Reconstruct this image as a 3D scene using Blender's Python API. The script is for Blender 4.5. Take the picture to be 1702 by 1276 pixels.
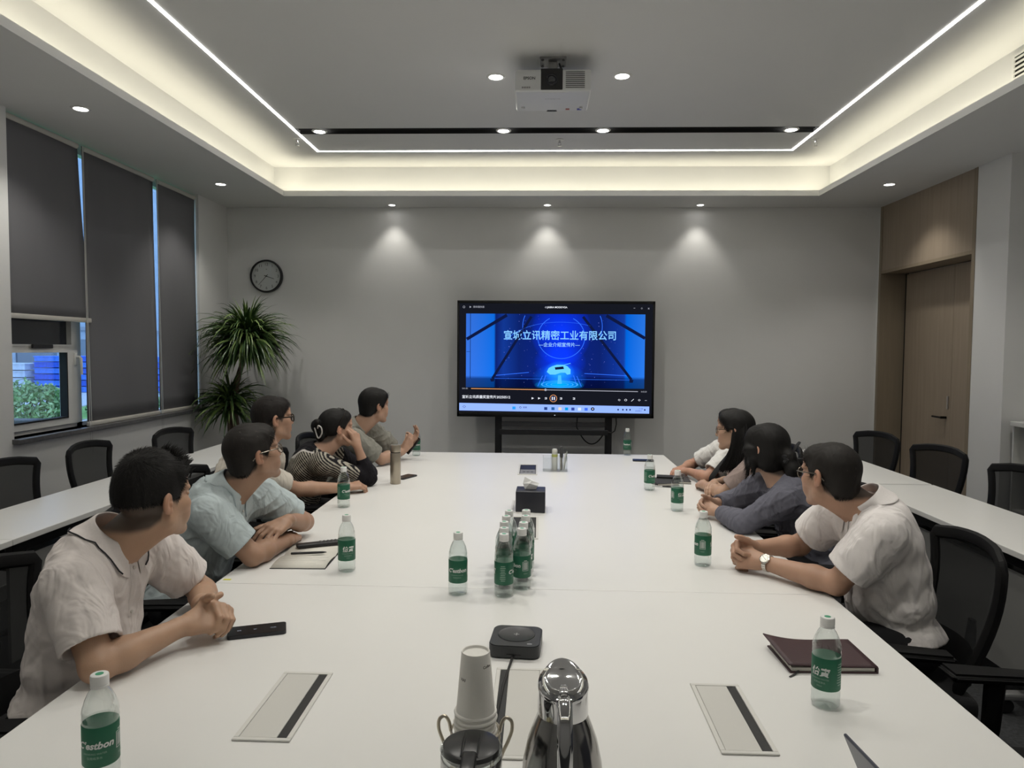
import bpy, bmesh, math, random
import numpy as np
from mathutils import Vector, Matrix, Euler

for o in list(bpy.data.objects):
    bpy.data.objects.remove(o)
sc = bpy.context.scene
COL = sc.collection
random.seed(7)
RNG = np.random.default_rng(11)
rad = math.radians

# ------------------------------------------------------------------ camera
cam_data = bpy.data.cameras.new('camera')
cam_data.sensor_fit = 'HORIZONTAL'
cam_data.sensor_width = 36.0
cam_data.lens = 1180.0 / 1702.0 * 36.0
cam_data.clip_start = 0.02
cam_data.clip_end = 200
cam = bpy.data.objects.new('camera', cam_data)
COL.objects.link(cam)
_A, _P, _R = rad(2.1), rad(2.78), rad(.42)
_f = Vector((-math.sin(_A) * math.cos(_P), math.cos(_A) * math.cos(_P), -math.sin(_P)))
_r0 = Vector((math.cos(_A), math.sin(_A), 0))
_u0 = _r0.cross(_f)
_r = _r0 * math.cos(_R) + _u0 * math.sin(_R)
_u = _u0 * math.cos(_R) - _r0 * math.sin(_R)
cam.matrix_world = Matrix(((_r.x, _u.x, -_f.x, 0), (_r.y, _u.y, -_f.y, 0), (_r.z, _u.z, -_f.z, 1.6), (0, 0, 0, 1)))
sc.camera = cam

# ------------------------------------------------------------------ world, exposure, large lamps
sc.view_settings.view_transform = 'Standard'
sc.view_settings.look = 'None'
sc.view_settings.gamma = 1.0
sc.view_settings.use_curve_mapping = False
sc.view_settings.exposure = 0.28
world = bpy.data.worlds.new('sky')
sc.world = world
world.use_nodes = True
_bg = world.node_tree.nodes['Background']
_bg.inputs[0].default_value = (0.50, 0.68, 1.0, 1)
_bg.inputs[1].default_value = 2.2

COVE_W = 150.0      # watts per metre scale of the warm cove strips
def area_lamp(name, loc, rot, sx, sy, power, col):
    d = bpy.data.lights.new(name, 'AREA')
    d.shape = 'RECTANGLE'; d.size = sx; d.size_y = sy; d.energy = power; d.color = col
    o = bpy.data.objects.new(name, d)
    o.location = loc; o.rotation_euler = rot
    COL.objects.link(o)
    return o
CX0, CX1, CY0, CY1 = -2.53, 2.69, -1.3, 7.02      # tray opening in the soffit
COVE = (1.0, 0.93, 0.72)
CP = 1.15
for nm, x, tilt in (('cove_strip_lamp', CX0 - .045, 1), ('cove_strip_lamp', CX1 + .045, -1)):
    area_lamp(nm, (x, (CY0 + CY1) / 2, 3.128), (math.pi, 0, 0), .02, CY1 - CY0 + .08, CP * (CY1 - CY0), COVE)
for nm, y in (('cove_strip_lamp', CY1 + .045), ('cove_strip_lamp', CY0 - .045)):
    area_lamp(nm, ((CX0 + CX1) / 2, y, 3.128), (math.pi, 0, 0), CX1 - CX0 + .08, .02, CP * (CX1 - CX0), COVE)

# ------------------------------------------------------------------ materials
MATS = {}
def mat(name, col=(.5, .5, .5), rough=.5, metal=0., bump=0., bscale=120., var=0., vscale=6., emit=None, estr=0., alpha_mix=0., spec=.5, coat=0., stretch=None, sheen=0.):
    if name in MATS:
        return MATS[name]
    m = bpy.data.materials.new(name)
    m.use_nodes = True
    nt = m.node_tree
    p = nt.nodes['Principled BSDF']
    p.inputs['Base Color'].default_value = (*col, 1)
    p.inputs['Roughness'].default_value = rough
    p.inputs['Metallic'].default_value = metal
    p.inputs['Specular IOR Level'].default_value = spec
    if coat: p.inputs['Coat Weight'].default_value = coat
    if sheen: p.inputs['Sheen Weight'].default_value = sheen
    tc = nt.nodes.new('ShaderNodeTexCoord')
    src = tc.outputs['Object']
    if stretch:
        mp = nt.nodes.new('ShaderNodeMapping'); mp.inputs['Scale'].default_value = stretch
        nt.links.new(src, mp.inputs[0]); src = mp.outputs[0]
    if var:
        n = nt.nodes.new('ShaderNodeTexNoise'); n.inputs['Scale'].default_value = vscale; n.inputs['Detail'].default_value = 4
        nt.links.new(src, n.inputs['Vector'])
        r = nt.nodes.new('ShaderNodeValToRGB')
        r.color_ramp.elements[0].position = .3; r.color_ramp.elements[1].position = .7
        r.color_ramp.elements[0].color = (*[c * (1 - var) for c in col], 1)
        r.color_ramp.elements[1].color = (*[min(1, c * (1 + var)) for c in col], 1)
        nt.links.new(n.outputs['Fac'], r.inputs[0]); nt.links.new(r.outputs[0], p.inputs['Base Color'])
    if bump:
        n = nt.nodes.new('ShaderNodeTexNoise'); n.inputs['Scale'].default_value = bscale; n.inputs['Detail'].default_value = 3
        nt.links.new(src, n.inputs['Vector'])
        b = nt.nodes.new('ShaderNodeBump'); b.inputs['Strength'].default_value = bump; b.inputs['Distance'].default_value = .002
        nt.links.new(n.outputs['Fac'], b.inputs['Height']); nt.links.new(b.outputs[0], p.inputs['Normal'])
    if emit:
        p.inputs['Emission Color'].default_value = (*emit, 1); p.inputs['Emission Strength'].default_value = estr
    if alpha_mix:
        p.inputs['Alpha'].default_value = 1 - alpha_mix
    MATS[name] = m
    return m

def clear_mat(name, tint=(.95, .97, .97), lo=.06, hi=.75, rough=.03, body=0.):
    """thin clear plastic or glass: see-through face on, glossy at grazing angles"""
    if name in MATS: return MATS[name]
    m = bpy.data.materials.new(name); m.use_nodes = True
    nt = m.node_tree; nt.nodes.clear()
    out = nt.nodes.new('ShaderNodeOutputMaterial')
    tr = nt.nodes.new('ShaderNodeBsdfTransparent'); tr.inputs[0].default_value = (*tint, 1)
    gl = nt.nodes.new('ShaderNodeBsdfGlossy'); gl.inputs['Roughness'].default_value = rough; gl.inputs[0].default_value = (.9, .9, .9, 1)
    lw = nt.nodes.new('ShaderNodeLayerWeight'); lw.inputs[0].default_value = .35
    mr = nt.nodes.new('ShaderNodeMapRange'); mr.inputs['To Min'].default_value = lo; mr.inputs['To Max'].default_value = hi
    pw = nt.nodes.new('ShaderNodeMath'); pw.operation = 'POWER'; pw.inputs[1].default_value = 1.6
    mx = nt.nodes.new('ShaderNodeMixShader')
    nt.links.new(lw.outputs['Facing'], pw.inputs[0]); nt.links.new(pw.outputs[0], mr.inputs['Value'])
    nt.links.new(mr.outputs[0], mx.inputs[0]); nt.links.new(tr.outputs[0], mx.inputs[1]); nt.links.new(gl.outputs[0], mx.inputs[2])
    last = mx
    if body:
        df = nt.nodes.new('ShaderNodeBsdfDiffuse'); df.inputs[0].default_value = (.85, .88, .88, 1)
        m2 = nt.nodes.new('ShaderNodeMixShader'); m2.inputs[0].default_value = body
        nt.links.new(mx.outputs[0], m2.inputs[1]); nt.links.new(df.outputs[0], m2.inputs[2]); last = m2
    nt.links.new(last.outputs[0], out.inputs[0])
    MATS[name] = m
    return m

def glow_mat(name, col, strength):
    if name in MATS: return MATS[name]
    m = bpy.data.materials.new(name); m.use_nodes = True
    nt = m.node_tree; nt.nodes.clear()
    out = nt.nodes.new('ShaderNodeOutputMaterial'); e = nt.nodes.new('ShaderNodeEmission')
    e.inputs[0].default_value = (*col, 1); e.inputs[1].default_value = strength
    nt.links.new(e.outputs[0], out.inputs[0])
    MATS[name] = m
    return m

# ------------------------------------------------------------------ mesh builder
class MB:
    def __init__(s): s.v = []; s.f = []
    def add(s, v, f):
        o = len(s.v); s.v += [tuple(p) for p in v]; s.f += [tuple(i + o for i in q) for q in f]; return s
    def box(s, x0, x1, y0, y1, z0, z1, M=None):
        v = [(x, y, z) for z in (z0, z1) for y in (y0, y1) for x in (x0, x1)]
        if M is not None: v = [tuple(M @ Vector(p)) for p in v]
        return s.add(v, [(0, 2, 3, 1), (4, 5, 7, 6), (0, 1, 5, 4), (2, 6, 7, 3), (0, 4, 6, 2), (1, 3, 7, 5)])
    def rbox(s, x0, x1, y0, y1, z0, z1, r=.005, seg=2, M=None):
        bm = bmesh.new()
        bmesh.ops.create_cube(bm, size=1)
        for v in bm.verts:
            v.co = Vector(((x0 + x1) / 2 + v.co.x * (x1 - x0), (y0 + y1) / 2 + v.co.y * (y1 - y0), (z0 + z1) / 2 + v.co.z * (z1 - z0)))
        bmesh.ops.bevel(bm, geom=bm.edges[:], offset=r, segments=seg, profile=.5, affect='EDGES')
        return s.bm(bm, M)
    def bm(s, bm, M=None):
        bm.verts.index_update()
        v = [tuple((M @ p.co) if M is not None else p.co) for p in bm.verts]
        f = [tuple(p.index for p in q.verts) for q in bm.faces]
        bm.free(); return s.add(v, f)
    def lathe(s, prof, n=24, c=(0, 0, 0), M=None, cap=True, arc=None):
        v = []; f = []
        m = len(prof)
        for i in range(n):
            a = 2 * math.pi * i / n
            for r, z in prof: v.append(Vector((c[0] + r * math.cos(a), c[1] + r * math.sin(a), c[2] + z)))
        for i in range(n):
            j = (i + 1) % n
            for k in range(m - 1): f.append((i * m + k, j * m + k, j * m + k + 1, i * m + k + 1))
        if cap:
            if prof[0][0] > 1e-6: f.append(tuple(i * m for i in range(n))[::-1])
            if prof[-1][0] > 1e-6: f.append(tuple(i * m + m - 1 for i in range(n)))
        if M is not None: v = [M @ p for p in v]
        return s.add(v, f)
    def tube(s, pts, r, n=8, closed=False, caps=True, flat=1., up=None):
        P = [Vector(p) for p in pts]; m = len(P)
        R = r if isinstance(r, (list, tuple)) else [r] * m
        v = []; f = []; prev = None
        for i, p in enumerate(P):
            if closed: t = P[(i + 1) % m] - P[i - 1]
            else: t = P[min(i + 1, m - 1)] - P[max(i - 1, 0)]
            t.normalize()
            if up is not None: a = Vector(up) - t * t.dot(Vector(up))
            elif prev is None:
                a = Vector((0, 0, 1)) if abs(t.z) < .9 else Vector((1, 0, 0)); a = a - t * t.dot(a)
            else: a = prev - t * t.dot(prev)
            a.normalize(); prev = a; b = t.cross(a)
            for k in range(n):
                q = 2 * math.pi * k / n
                v.append(p + (a * math.cos(q) * flat + b * math.sin(q)) * R[i])
        for i in range(m if closed else m - 1):
            j = (i + 1) % m
            for k in range(n): f.append((i * n + k, i * n + (k + 1) % n, j * n + (k + 1) % n, j * n + k))
        if caps and not closed:
            f.append(tuple(range(n))[::-1]); f.append(tuple((m - 1) * n + k for k in range(n)))
        return s.add(v, f)
    def prism(s, poly, z0, z1, M=None):
        n = len(poly)
        v = [Vector((x, y, z0)) for x, y in poly] + [Vector((x, y, z1)) for x, y in poly]
        f = [tuple(range(n))[::-1], tuple(range(n, 2 * n))] + [(i, (i + 1) % n, n + (i + 1) % n, n + i) for i in range(n)]
        if M is not None: v = [M @ p for p in v]
        return s.add(v, f)
    def build(s, name, m=None, parent=None, smooth=False, loc=None):
        me = bpy.data.meshes.new(name)
        me.from_pydata(s.v, [], s.f); me.update()
        if m is not None: me.materials.append(m)
        if smooth:
            me.shade_smooth()
            try: me.set_sharp_from_angle(angle=rad(smooth if smooth > 1 else 40))
            except Exception: pass
        o = bpy.data.objects.new(name, me)
        COL.objects.link(o)
        if parent is not None: o.parent = parent
        if loc is not None: o.location = loc
        return o

def rrect(w, h, r, n=5):
    pts = []
    for cx, cy, a0 in ((w / 2 - r, h / 2 - r, 0), (-w / 2 + r, h / 2 - r, 90), (-w / 2 + r, -h / 2 + r, 180), (w / 2 - r, -h / 2 + r, 270)):
        for k in range(n + 1):
            a = rad(a0 + 90 * k / n); pts.append((cx + r * math.cos(a), cy + r * math.sin(a)))
    return pts

def tag(o, label=None, cat=None, group=None, kind=None):
    if label: o['label'] = label
    if cat: o['category'] = cat
    if group: o['group'] = group
    if kind: o['kind'] = kind
    return o
def thing(name, label, cat, loc=(0, 0, 0), rz=0., group=None):
    o = bpy.data.objects.new(name, None)
    o.empty_display_size = .05
    COL.objects.link(o); o.location = loc; o.rotation_euler = (0, 0, rz)
    return tag(o, label, cat, group)
def dup(root, loc, rz, label, group=None):
    r = root.copy(); COL.objects.link(r); r.location = loc; r.rotation_euler = (0, 0, rz)
    r['label'] = label
    if group: r['group'] = group
    for ch in list(root.children):
        c = ch.copy(); COL.objects.link(c); c.parent = r
        for g in list(ch.children):
            d = g.copy(); COL.objects.link(d); d.parent = c
    return r
def text_mesh(body, size, font_shear=0., offset=0., align='CENTER', res=3, spacing=1.):
    cu = bpy.data.curves.new('lettering', 'FONT')
    cu.body = body; cu.size = size; cu.align_x = align; cu.align_y = 'CENTER'; cu.shear = font_shear; cu.offset = offset
    cu.resolution_u = res; cu.space_character = spacing
    o = bpy.data.objects.new('lettering', cu); COL.objects.link(o)
    dg = bpy.context.evaluated_depsgraph_get(); dg.update()
    me = o.evaluated_get(dg).to_mesh()
    v = [tuple(p.co) for p in me.vertices]; f = [tuple(p.vertices) for p in me.polygons]
    o.evaluated_get(dg).to_mesh_clear()
    bpy.data.objects.remove(o); bpy.data.curves.remove(cu)
    return v, f
# ------------------------------------------------------------------ the room
XL, XR, YB, YN, ZS, ZU = -3.36, 3.54, 7.6, -2.3, 3.10, 3.42
def struct(o): o['kind'] = 'structure'; return o
wall_m = mat('white wall paint', (.76, .76, .755), .75, bump=.12, bscale=300, var=.015, vscale=2)
ceil_m = mat('white ceiling paint', (.72, .72, .71), .8, bump=.06, bscale=250, var=.01, vscale=2)
carpet_m = mat('dark grey carpet', (.045, .047, .05), .95, bump=.8, bscale=900, var=.35, vscale=60)
base_m = mat('grey baseboard', (.42, .42, .41), .5, bump=.05)
wood_m = mat('taupe wood veneer', (.33, .265, .20), .5, bump=.15, bscale=40, var=.07, vscale=5, stretch=(6, 6, .35))
woodd_m = mat('taupe wood edge', (.26, .21, .15), .5, bump=.1, bscale=40, var=.06, vscale=5, stretch=(6, 6, .35))
pvc_m = mat('white window plastic', (.74, .74, .72), .35, bump=.03)
blackm = mat('black plastic', (.012, .012, .013), .45, bump=.1, bscale=400)
dark_gap = mat('dark gap', (.006, .006, .006), .8, bump=.05)

struct(MB().box(-3.6, 4.2, YN - .2, YB + .2, -.12, 0).build('floor', carpet_m))
struct(MB().box(-3.6, 4.2, YB, YB + .2, 0, 3.7).build('wall_back', wall_m))
struct(MB().box(-3.6, 4.2, YN - .2, YN, 0, 3.7).build('wall_near', wall_m))
WY0, WY1, WZ = 4.42, 6.95, 1.0
wl = MB().box(XL - .24, XL, YN, WY0, 0, 3.7).box(XL - .24, XL, WY1, YB, 0, 3.7).box(XL - .24, XL, WY0, WY1, 0, WZ)
struct(wl.build('wall_left', wall_m))
wr = MB().box(XR, 4.2, 5.54, 5.945, 0, 3.7).box(XR, XR + .36, 7.575, YB, 0, 3.7)
wr.box(4.1, 4.2, YN, 5.54, 0, 3.7).box(XR + .27, XR + .36, 5.945, 7.575, 0, 3.7)
struct(wr.build('wall_right', wall_m))
for nm, b in (('baseboard_back', (XL, XR, YB - .012, YB, 0, .09)), ('baseboard_left', (XL, XL + .012, YN, YB - .012, 0, .09))):
    struct(MB().box(*b).build(nm, base_m))
# ceiling: soffit ring, cove ledge and set-back upper wall, upper slab with the long slot left open
SB = .155
c = MB()
for b in ((XL - .24, CX0, YN, YB, ZS, ZS + .02), (CX1, 4.2, YN, YB, ZS, ZS + .02), (CX0, CX1, CY1, YB, ZS, ZS + .02), (CX0, CX1, YN, CY0, ZS, ZS + .02)):
    c.box(*b)
for b in ((XL - .24, CX0 - SB, YN, YB, ZS + .02, 3.6), (CX1 + SB, 4.2, YN, YB, ZS + .02, 3.6), (CX0 - SB, CX1 + SB, CY1 + SB, YB, ZS + .02, 3.6), (CX0 - SB, CX1 + SB, YN, CY0 - SB, ZS + .02, 3.6)):
    c.box(*b)
LX0, LX1, LY1, LY0 = -2.055, 2.275, 6.6, -.95     # white LED line rectangle
SY0, SY1 = 5.925, 6.075                            # dark slot
for b in ((CX0 - SB, CX1 + SB, CY0 - SB, SY0, ZU, ZU + .15), (CX0 - SB, CX1 + SB, SY1, CY1 + SB, ZU, ZU + .15), (CX0 - SB, LX0 + .01, SY0, SY1, ZU, ZU + .15), (LX1 - .01, CX1 + SB, SY0, SY1, ZU, ZU + .15)):
    c.box(*b)
struct(c.build('ceiling', ceil_m))
lip = MB()
T = .018
for b in ((CX0 - T, CX0, CY0 - T, CY1 + T, ZS + .02, ZS + .052), (CX1, CX1 + T, CY0 - T, CY1 + T, ZS + .02, ZS + .052), (CX0, CX1, CY1, CY1 + T, ZS + .02, ZS + .052), (CX0, CX1, CY0 - T, CY0, ZS + .02, ZS + .052)):
    lip.box(*b)
struct(lip.build('trim_1', ceil_m))

# linear slot diffuser in the upper ceiling
s = thing('air_slot', 'long narrow black air slot across the upper ceiling with four lamps in it', 'air slot', (0, 6.0, ZU))
MB().box(LX0 + .01, LX1 - .01, SY0 - 6.0, SY1 - 6.0, .07, .075).build('backing', dark_gap, s)
m = MB()
for y in (-.073, .073): m.box(LX0 + .01, LX1 - .01, y - .002, y + .002, -.002, .07)
m.build('frame', mat('dark slot metal', (.03, .03, .03), .5, .4, bump=.05), s)
for y in (-.035, 0, .035): MB().box(LX0 + .012, LX1 - .012, y - .004, y + .004, .02, .05).build('slat', MATS['dark slot metal'], s)
# LED line
led = thing('led_line', 'thin white glowing light line framing the upper ceiling', 'light line', ((LX0 + LX1) / 2, LY1, ZU))
lm = glow_mat('led line diffuser', (1, .985, .94), 9.0)
ox, oy = -(LX0 + LX1) / 2, -LY1
hw = .0105
for b in ((LX0 - hw, LX0 + hw, LY0 - hw, LY1 + hw), (LX1 - hw, LX1 + hw, LY0 - hw, LY1 + hw), (LX0 + hw, LX1 - hw, LY1 - hw, LY1 + hw), (LX0 + hw, LX1 - hw, LY0 - hw, LY0 + hw)):
    MB().box(b[0] + ox, b[1] + ox, b[2] + oy, b[3] + oy, -.004, -.0003).build('diffuser', lm, led)

# downlights: trim ring, recessed lamp, its own spot
ring_m = mat('downlight white ring', (.7, .7, .68), .35, bump=.02)
def downlight(x, y, z, label, group, watts, r=.045, spot=1.9, blend=.75, tilt=(0, 0), col=(1, .965, .88)):
    t = thing('downlight', label, 'ceiling light', (x, y, z), 0, group)
    MB().lathe([(r + .012, -.004), (r + .014, 0), (r + .012, .001), (r, -.001), (r * .93, -.006), (r + .002, -.008), (r + .012, -.004)], 28, cap=False).build('trim_ring', ring_m, t, True)
    MB().lathe([(0, -.0035), (r * .94, -.0035), (r * .94, -.001), (0, -.001)], 28, cap=False).build('lamp', glow_mat('downlight lamp', (1, .98, .93), 14.0), t)
    d = bpy.data.lights.new('downlight_beam', 'SPOT'); d.energy = watts; d.color = col; d.spot_size = spot; d.spot_blend = blend; d.shadow_soft_size = .04
    o = bpy.data.objects.new('downlight_beam', d); COL.objects.link(o); o.parent = t; o.location = (0, 0, -.03); o.rotation_euler = (tilt[0], tilt[1], 0)
    return t
W = 31
for x, y, lb in ((-1.54, 7.44, 'round soffit downlight near the back wall, above the clock side'), (.08, 7.44, 'round soffit downlight near the back wall, straight above the big screen'), (1.65, 7.44, 'round soffit downlight near the back wall, right of the screen')):
    downlight(x, y, ZS, lb, 'downlights along the back wall', 7.5, .036, 1.5, .7)
for x, y, lb in ((-2.9, 4.456, 'round soffit downlight above the left blinds, nearer one'), (-2.93, 6.5, 'round soffit downlight above the left blinds, farther one by the clock wall'), (3.12, 6.54, 'round soffit downlight in front of the wooden door'),
                 (-2.9, 2.4, 'round soffit downlight out of view above the left chairs'), (-2.9, .4, 'round soffit downlight out of view at the near left'), (3.12, 4.5, 'round soffit downlight out of view right of the door'), (3.12, 2.4, 'round soffit downlight out of view above the right chairs'), (3.12, .4, 'round soffit downlight out of view at the near right')):
    downlight(x, y, ZS, lb, 'downlights along the side soffits', 20, .045)
for x, lb in ((-1.855, 'downlight at the left end of the black air slot'), (-.306, 'downlight in the black air slot, left of the projector'), (.519, 'downlight in the black air slot, right of the projector'), (2.057, 'downlight at the right end of the black air slot')):
    downlight(x, 6.0, ZU, lb, 'downlights in the air slot', W, .05)
for x, y, lb in ((-.30, 4.83, 'downlight in the upper ceiling just left of the projector'), (.54, 4.83, 'tilted downlight in the upper ceiling just right of the projector')):
    downlight(x, y, ZU, lb, 'downlights beside the projector', W, .05)
for y in (3.3, 1.7):
    for x in (-.9, -.3, .54, 1.15):
        if abs(x) > .6 and y != 3.3: continue
        downlight(x, y, ZU, 'downlight out of view above the ' + ('near' if y < 2 else 'middle') + ' table, ' + {-.9: 'far left', -.3: 'left', .54: 'right', 1.15: 'far right'}[x] + ' one', 'downlights over the near table', W, .05)

# sprinklers
def sprinkler(x, y, lb):
    t = thing('sprinkler', lb, 'sprinkler', (x, y, ZU), 0, 'ceiling sprinklers')
    MB().lathe([(.036, -.004), (.034, 0), (0, 0)], 24, cap=False).lathe([(0, -.006), (.03, -.006), (.036, -.004)], 24, cap=False).build('escutcheon', ring_m, t, True)
    cm = mat('sprinkler chrome', (.6, .6, .6), .25, 1, bump=.02)
    m = MB().lathe([(.008, -.006), (.008, -.02), (.011, -.022), (.011, -.028), (.006, -.03)], 14)
    for sx in (-1, 1): m.tube([(sx * .009, 0, -.028), (sx * .014, 0, -.04), (sx * .004, 0, -.055)], .002, 6)
    m.build('frame_arm', cm, t, True)
    MB().lathe([(0, -.056), (.016, -.057), (.017, -.059), (0, -.059)], 16, cap=False).build('deflector', cm, t)
sprinkler(-2.12, 6.22, 'small chrome ceiling sprinkler by the left end of the black slot')
sprinkler(.168, 6.26, 'small chrome ceiling sprinkler between slot and light line, near the middle')
sprinkler(2.36, 6.27, 'small chrome ceiling sprinkler by the right end of the black slot')

# air grille on the right upper cove wall
g = thing('air_grille', 'white slatted air grille high on the right cove wall', 'grille', (CX1 + SB, 3.85, 3.27))
MB().box(-.004, -.001, -.6, .6, -.10, .10).build('backing', dark_gap, g)
m = MB()
for b in ((-.012, 0, -.62, .62, .10, .115), (-.012, 0, -.62, .62, -.115, -.10), (-.012, 0, -.62, -.6, -.10, .10), (-.012, 0, .6, .62, -.10, .10)): m.box(*b)
m.build('frame', pvc_m, g)
for k in range(7):
    z = -.085 + k * .0283
    MB().box(-.012, -.004, -.6, .6, z - .005, z + .005, Matrix.Translation((0, 0, 0))).build('slat', pvc_m, g)
for y in (-.4, -.2, 0, .2, .4): MB().box(-.006, -.004, y - .004, y + .004, -.1, .1).build('rib', pvc_m, g)

# ------------------------------------------------------------------ door in the right wall
s = MB().box(XR - .004, XR + .02, 5.945, 5.99, 0, ZS).box(XR - .004, XR + .02, 7.53, 7.575, 0, ZS)
s.box(XR, XR + .27, 5.95, 5.985, 0, 2.44).box(XR, XR + .27, 7.535, 7.57, 0, 2.44).box(XR, XR + .27, 5.985, 7.535, 2.41, 2.44)
struct(s.build('trim_2', woodd_m))
struct(MB().box(XR + .002, XR + .05, 5.99, 7.53, 2.44, ZS).build('trim_3', wood_m))
DX = XR + .24
d = thing('door_1', 'tall taupe wooden double door set back in the right wall', 'door', (DX, 7.5, 0)); d['kind'] = 'structure'
MB().box(0, .03, -.86, -.012, .008, 2.40).build('door_leaf', wood_m, d)
MB().box(0, .03, -1.51, -.863, .008, 2.40).build('door_leaf', wood_m, d)
MB().box(.01, .02, -.0115, .03, 0, 2.41).build('dark_gap', dark_gap, d)
hm = mat('black handle metal', (.02, .018, .016), .35, .8, bump=.02)
m = MB().tube([(0, -.80, 1.0), (-.05, -.80, 1.0)], .012, 10).tube([(-.05, -.81, 1.0), (-.05, -.66, 1.0)], .009, 10)
m.build('handle', hm, d, True)
MB().rbox(-.012, 0, -.84, -.815, 1.08, 1.2, .003).build('lock_plate', mat('brushed lock steel', (.55, .53, .5), .35, .9, bump=.03), d)

# ------------------------------------------------------------------ window with sashes in the left wall
WX = XL - .14
glass_m = clear_mat('window glass', (.86, .93, .96), .04, .5, .02)
win = thing('window_1', 'white framed window behind the grey blinds', 'window', (WX, WY0, WZ)); win['kind'] = 'structure'
H_ = ZS - WZ
m = MB()
for y0, y1 in ((0, .05), (.78, .84), (1.63, 1.69), (WY1 - WY0 - .05, WY1 - WY0)): m.box(-.03, .035, y0, y1, 0, H_)
for z0, z1 in ((0, .03), (H_ - .06, H_)): m.box(-.03, .035, 0, WY1 - WY0, z0, z1)
m.box(-.03, .035, .05, .78, .575, .60).build('window_frame', pvc_m, win)
m = MB()                                     # opening sash, lower part
for b in ((.05, .10, .03, .575), (.66, .78, .03, .575), (.10, .66, .03, .075), (.10, .66, .555, .575)): m.box(-.01, .05, *b)
m.build('sash', pvc_m, win)
m = MB()
for b in ((.10, .106, .075, .555), (.648, .66, .075, .555), (.106, .648, .075, .086)): m.box(0, .055, *b)
m.build('gasket', dark_gap, win)
MB().box(.0, .006, .10, .66, .075, .555).build('pane', glass_m, win)
MB().box(.0, .006, .84, 1.63, .03, H_ - .06).build('pane', glass_m, win)
MB().box(.0, .006, 1.69, WY1 - WY0 - .05, .03, H_ - .06).build('pane', glass_m, win)
m = MB()
for b in ((.05, .09, .60, 1.3), (.72, .78, .60, 1.3), (.09, .72, .60, .612), (.09, .72, 1.26, 1.3)): m.box(-.01, .045, *b)
m.build('sash', pvc_m, win)
MB().box(.0, .008, .09, .72, .612, 1.26).build('tinted_pane', mat('dark tinted pane', (.035, .04, .05), .12, bump=.01), win)
MB().box(.0, .006, .05, .78, 1.3, H_ - .06).build('pane', glass_m, win)
MB().rbox(.045, .062, .30, .50, .585, .612, .004).build('latch', blackm, win)
m = MB().rbox(.05, .062, .735, .765, .46, .55, .004).tube([(.06, .75, .52), (.085, .75, .52), (.095, .75, .51), (.1, .75, .39)], [.011, .011, .011, .008], 8)
m.build('handle', mat('white handle plastic', (.72, .72, .7), .3, bump=.02), win, True)
struct(MB().rbox(XL - .24, XL + .045, WY0 - .02, WY1 + .02, WZ - .032, WZ, .004).build('trim_4', mat('dark stone sill', (.10, .10, .105), .3, bump=.1, var=.2, vscale=40)))

blind_m = mat('grey blind fabric', (.145, .145, .155), .9, bump=.35, bscale=900, var=.05, vscale=3, stretch=(1, 1, .2))
rail_m = mat('cream blind rail', (.60, .58, .53), .4, bump=.03)
cord_m = mat('white cord', (.55, .55, .53), .6, bump=.05)
def blind(y0, y1, zb, lb, extra=0., cord=True):
    t = thing('roller_blind', lb, 'blind', (XL - .035, y0, ZS), 0, 'grey roller blinds')
    w = y1 - y0
    v = []; f = []; ny, nz = 12, 16
    for j in range(nz + 1):
        for i in range(ny + 1):
            q = j / nz; y = w * i / ny; y = y + (y / w) * extra * q
            v.append((.004 * math.sin(q * 5 + i * .3) + .006 * q, y, -.02 - (ZS - zb - .02) * q))
    for j in range(nz):
        for i in range(ny): a = j * (ny + 1) + i; f.append((a, a + 1, a + ny + 2, a + ny + 1))
    o = MB().add(v, f).build('fabric', blind_m, t, True)
    md = o.modifiers.new('thick', 'SOLIDIFY'); md.thickness = .0015
    MB().tube([(0, .01, -.035), (0, w - .01, -.035)], .02, 12).build('roller_tube', rail_m, t, True)
    MB().rbox(-.004, .022, -.004, w + extra + .012, zb - ZS - .022, zb - ZS + .012, .006).build('bottom_rail', rail_m, t, True)
    if cord:
        for dy, zz in ((.03, .82), (.055, .80)):
            MB().tube([(.03, w + dy * .4, -.03), (.032, w + dy * .5, -1.0), (.034, w + dy, zz - ZS)], .0028, 6).build('pull_cord', cord_m, t, True)
    return t
blind(4.43, 5.165, 1.80, 'left grey roller blind, half raised above the open window', .085)
blind(5.21, 6.185, 1.02, 'wide grey roller blind in the middle, pulled down to the sill', .02)
blind(6.24, 6.94, 1.02, 'narrow grey roller blind nearest the corner plant', .0, False)

# ------------------------------------------------------------------ right niche shelf unit
sh = thing('shelf_unit', 'low white open shelf unit in the right wall niche beyond the door', 'shelf', (3.6, 5.5, 0))
sw = mat('white cabinet board', (.70, .70, .68), .4, bump=.03)
MB().rbox(-.02, .48, -1.9, .0, 1.05, 1.085, .003).build('worktop', sw, sh)
for y in (-.02, -.48, -.95, -1.42, -1.9): MB().box(0, .47, y, y + .018, .08, 1.05).build('side_panel', sw, sh)
for z in (.08, .40, .73): MB().box(.004, .46, -1.88, -.02, z, z + .018).build('shelf_board', sw, sh)
MB().box(.46, .47, -1.9, 0, .08, 1.05).build('back_panel', sw, sh)
MB().box(.03, .46, -1.9, 0, 0, .08).build('plinth', base_m, sh)

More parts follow.
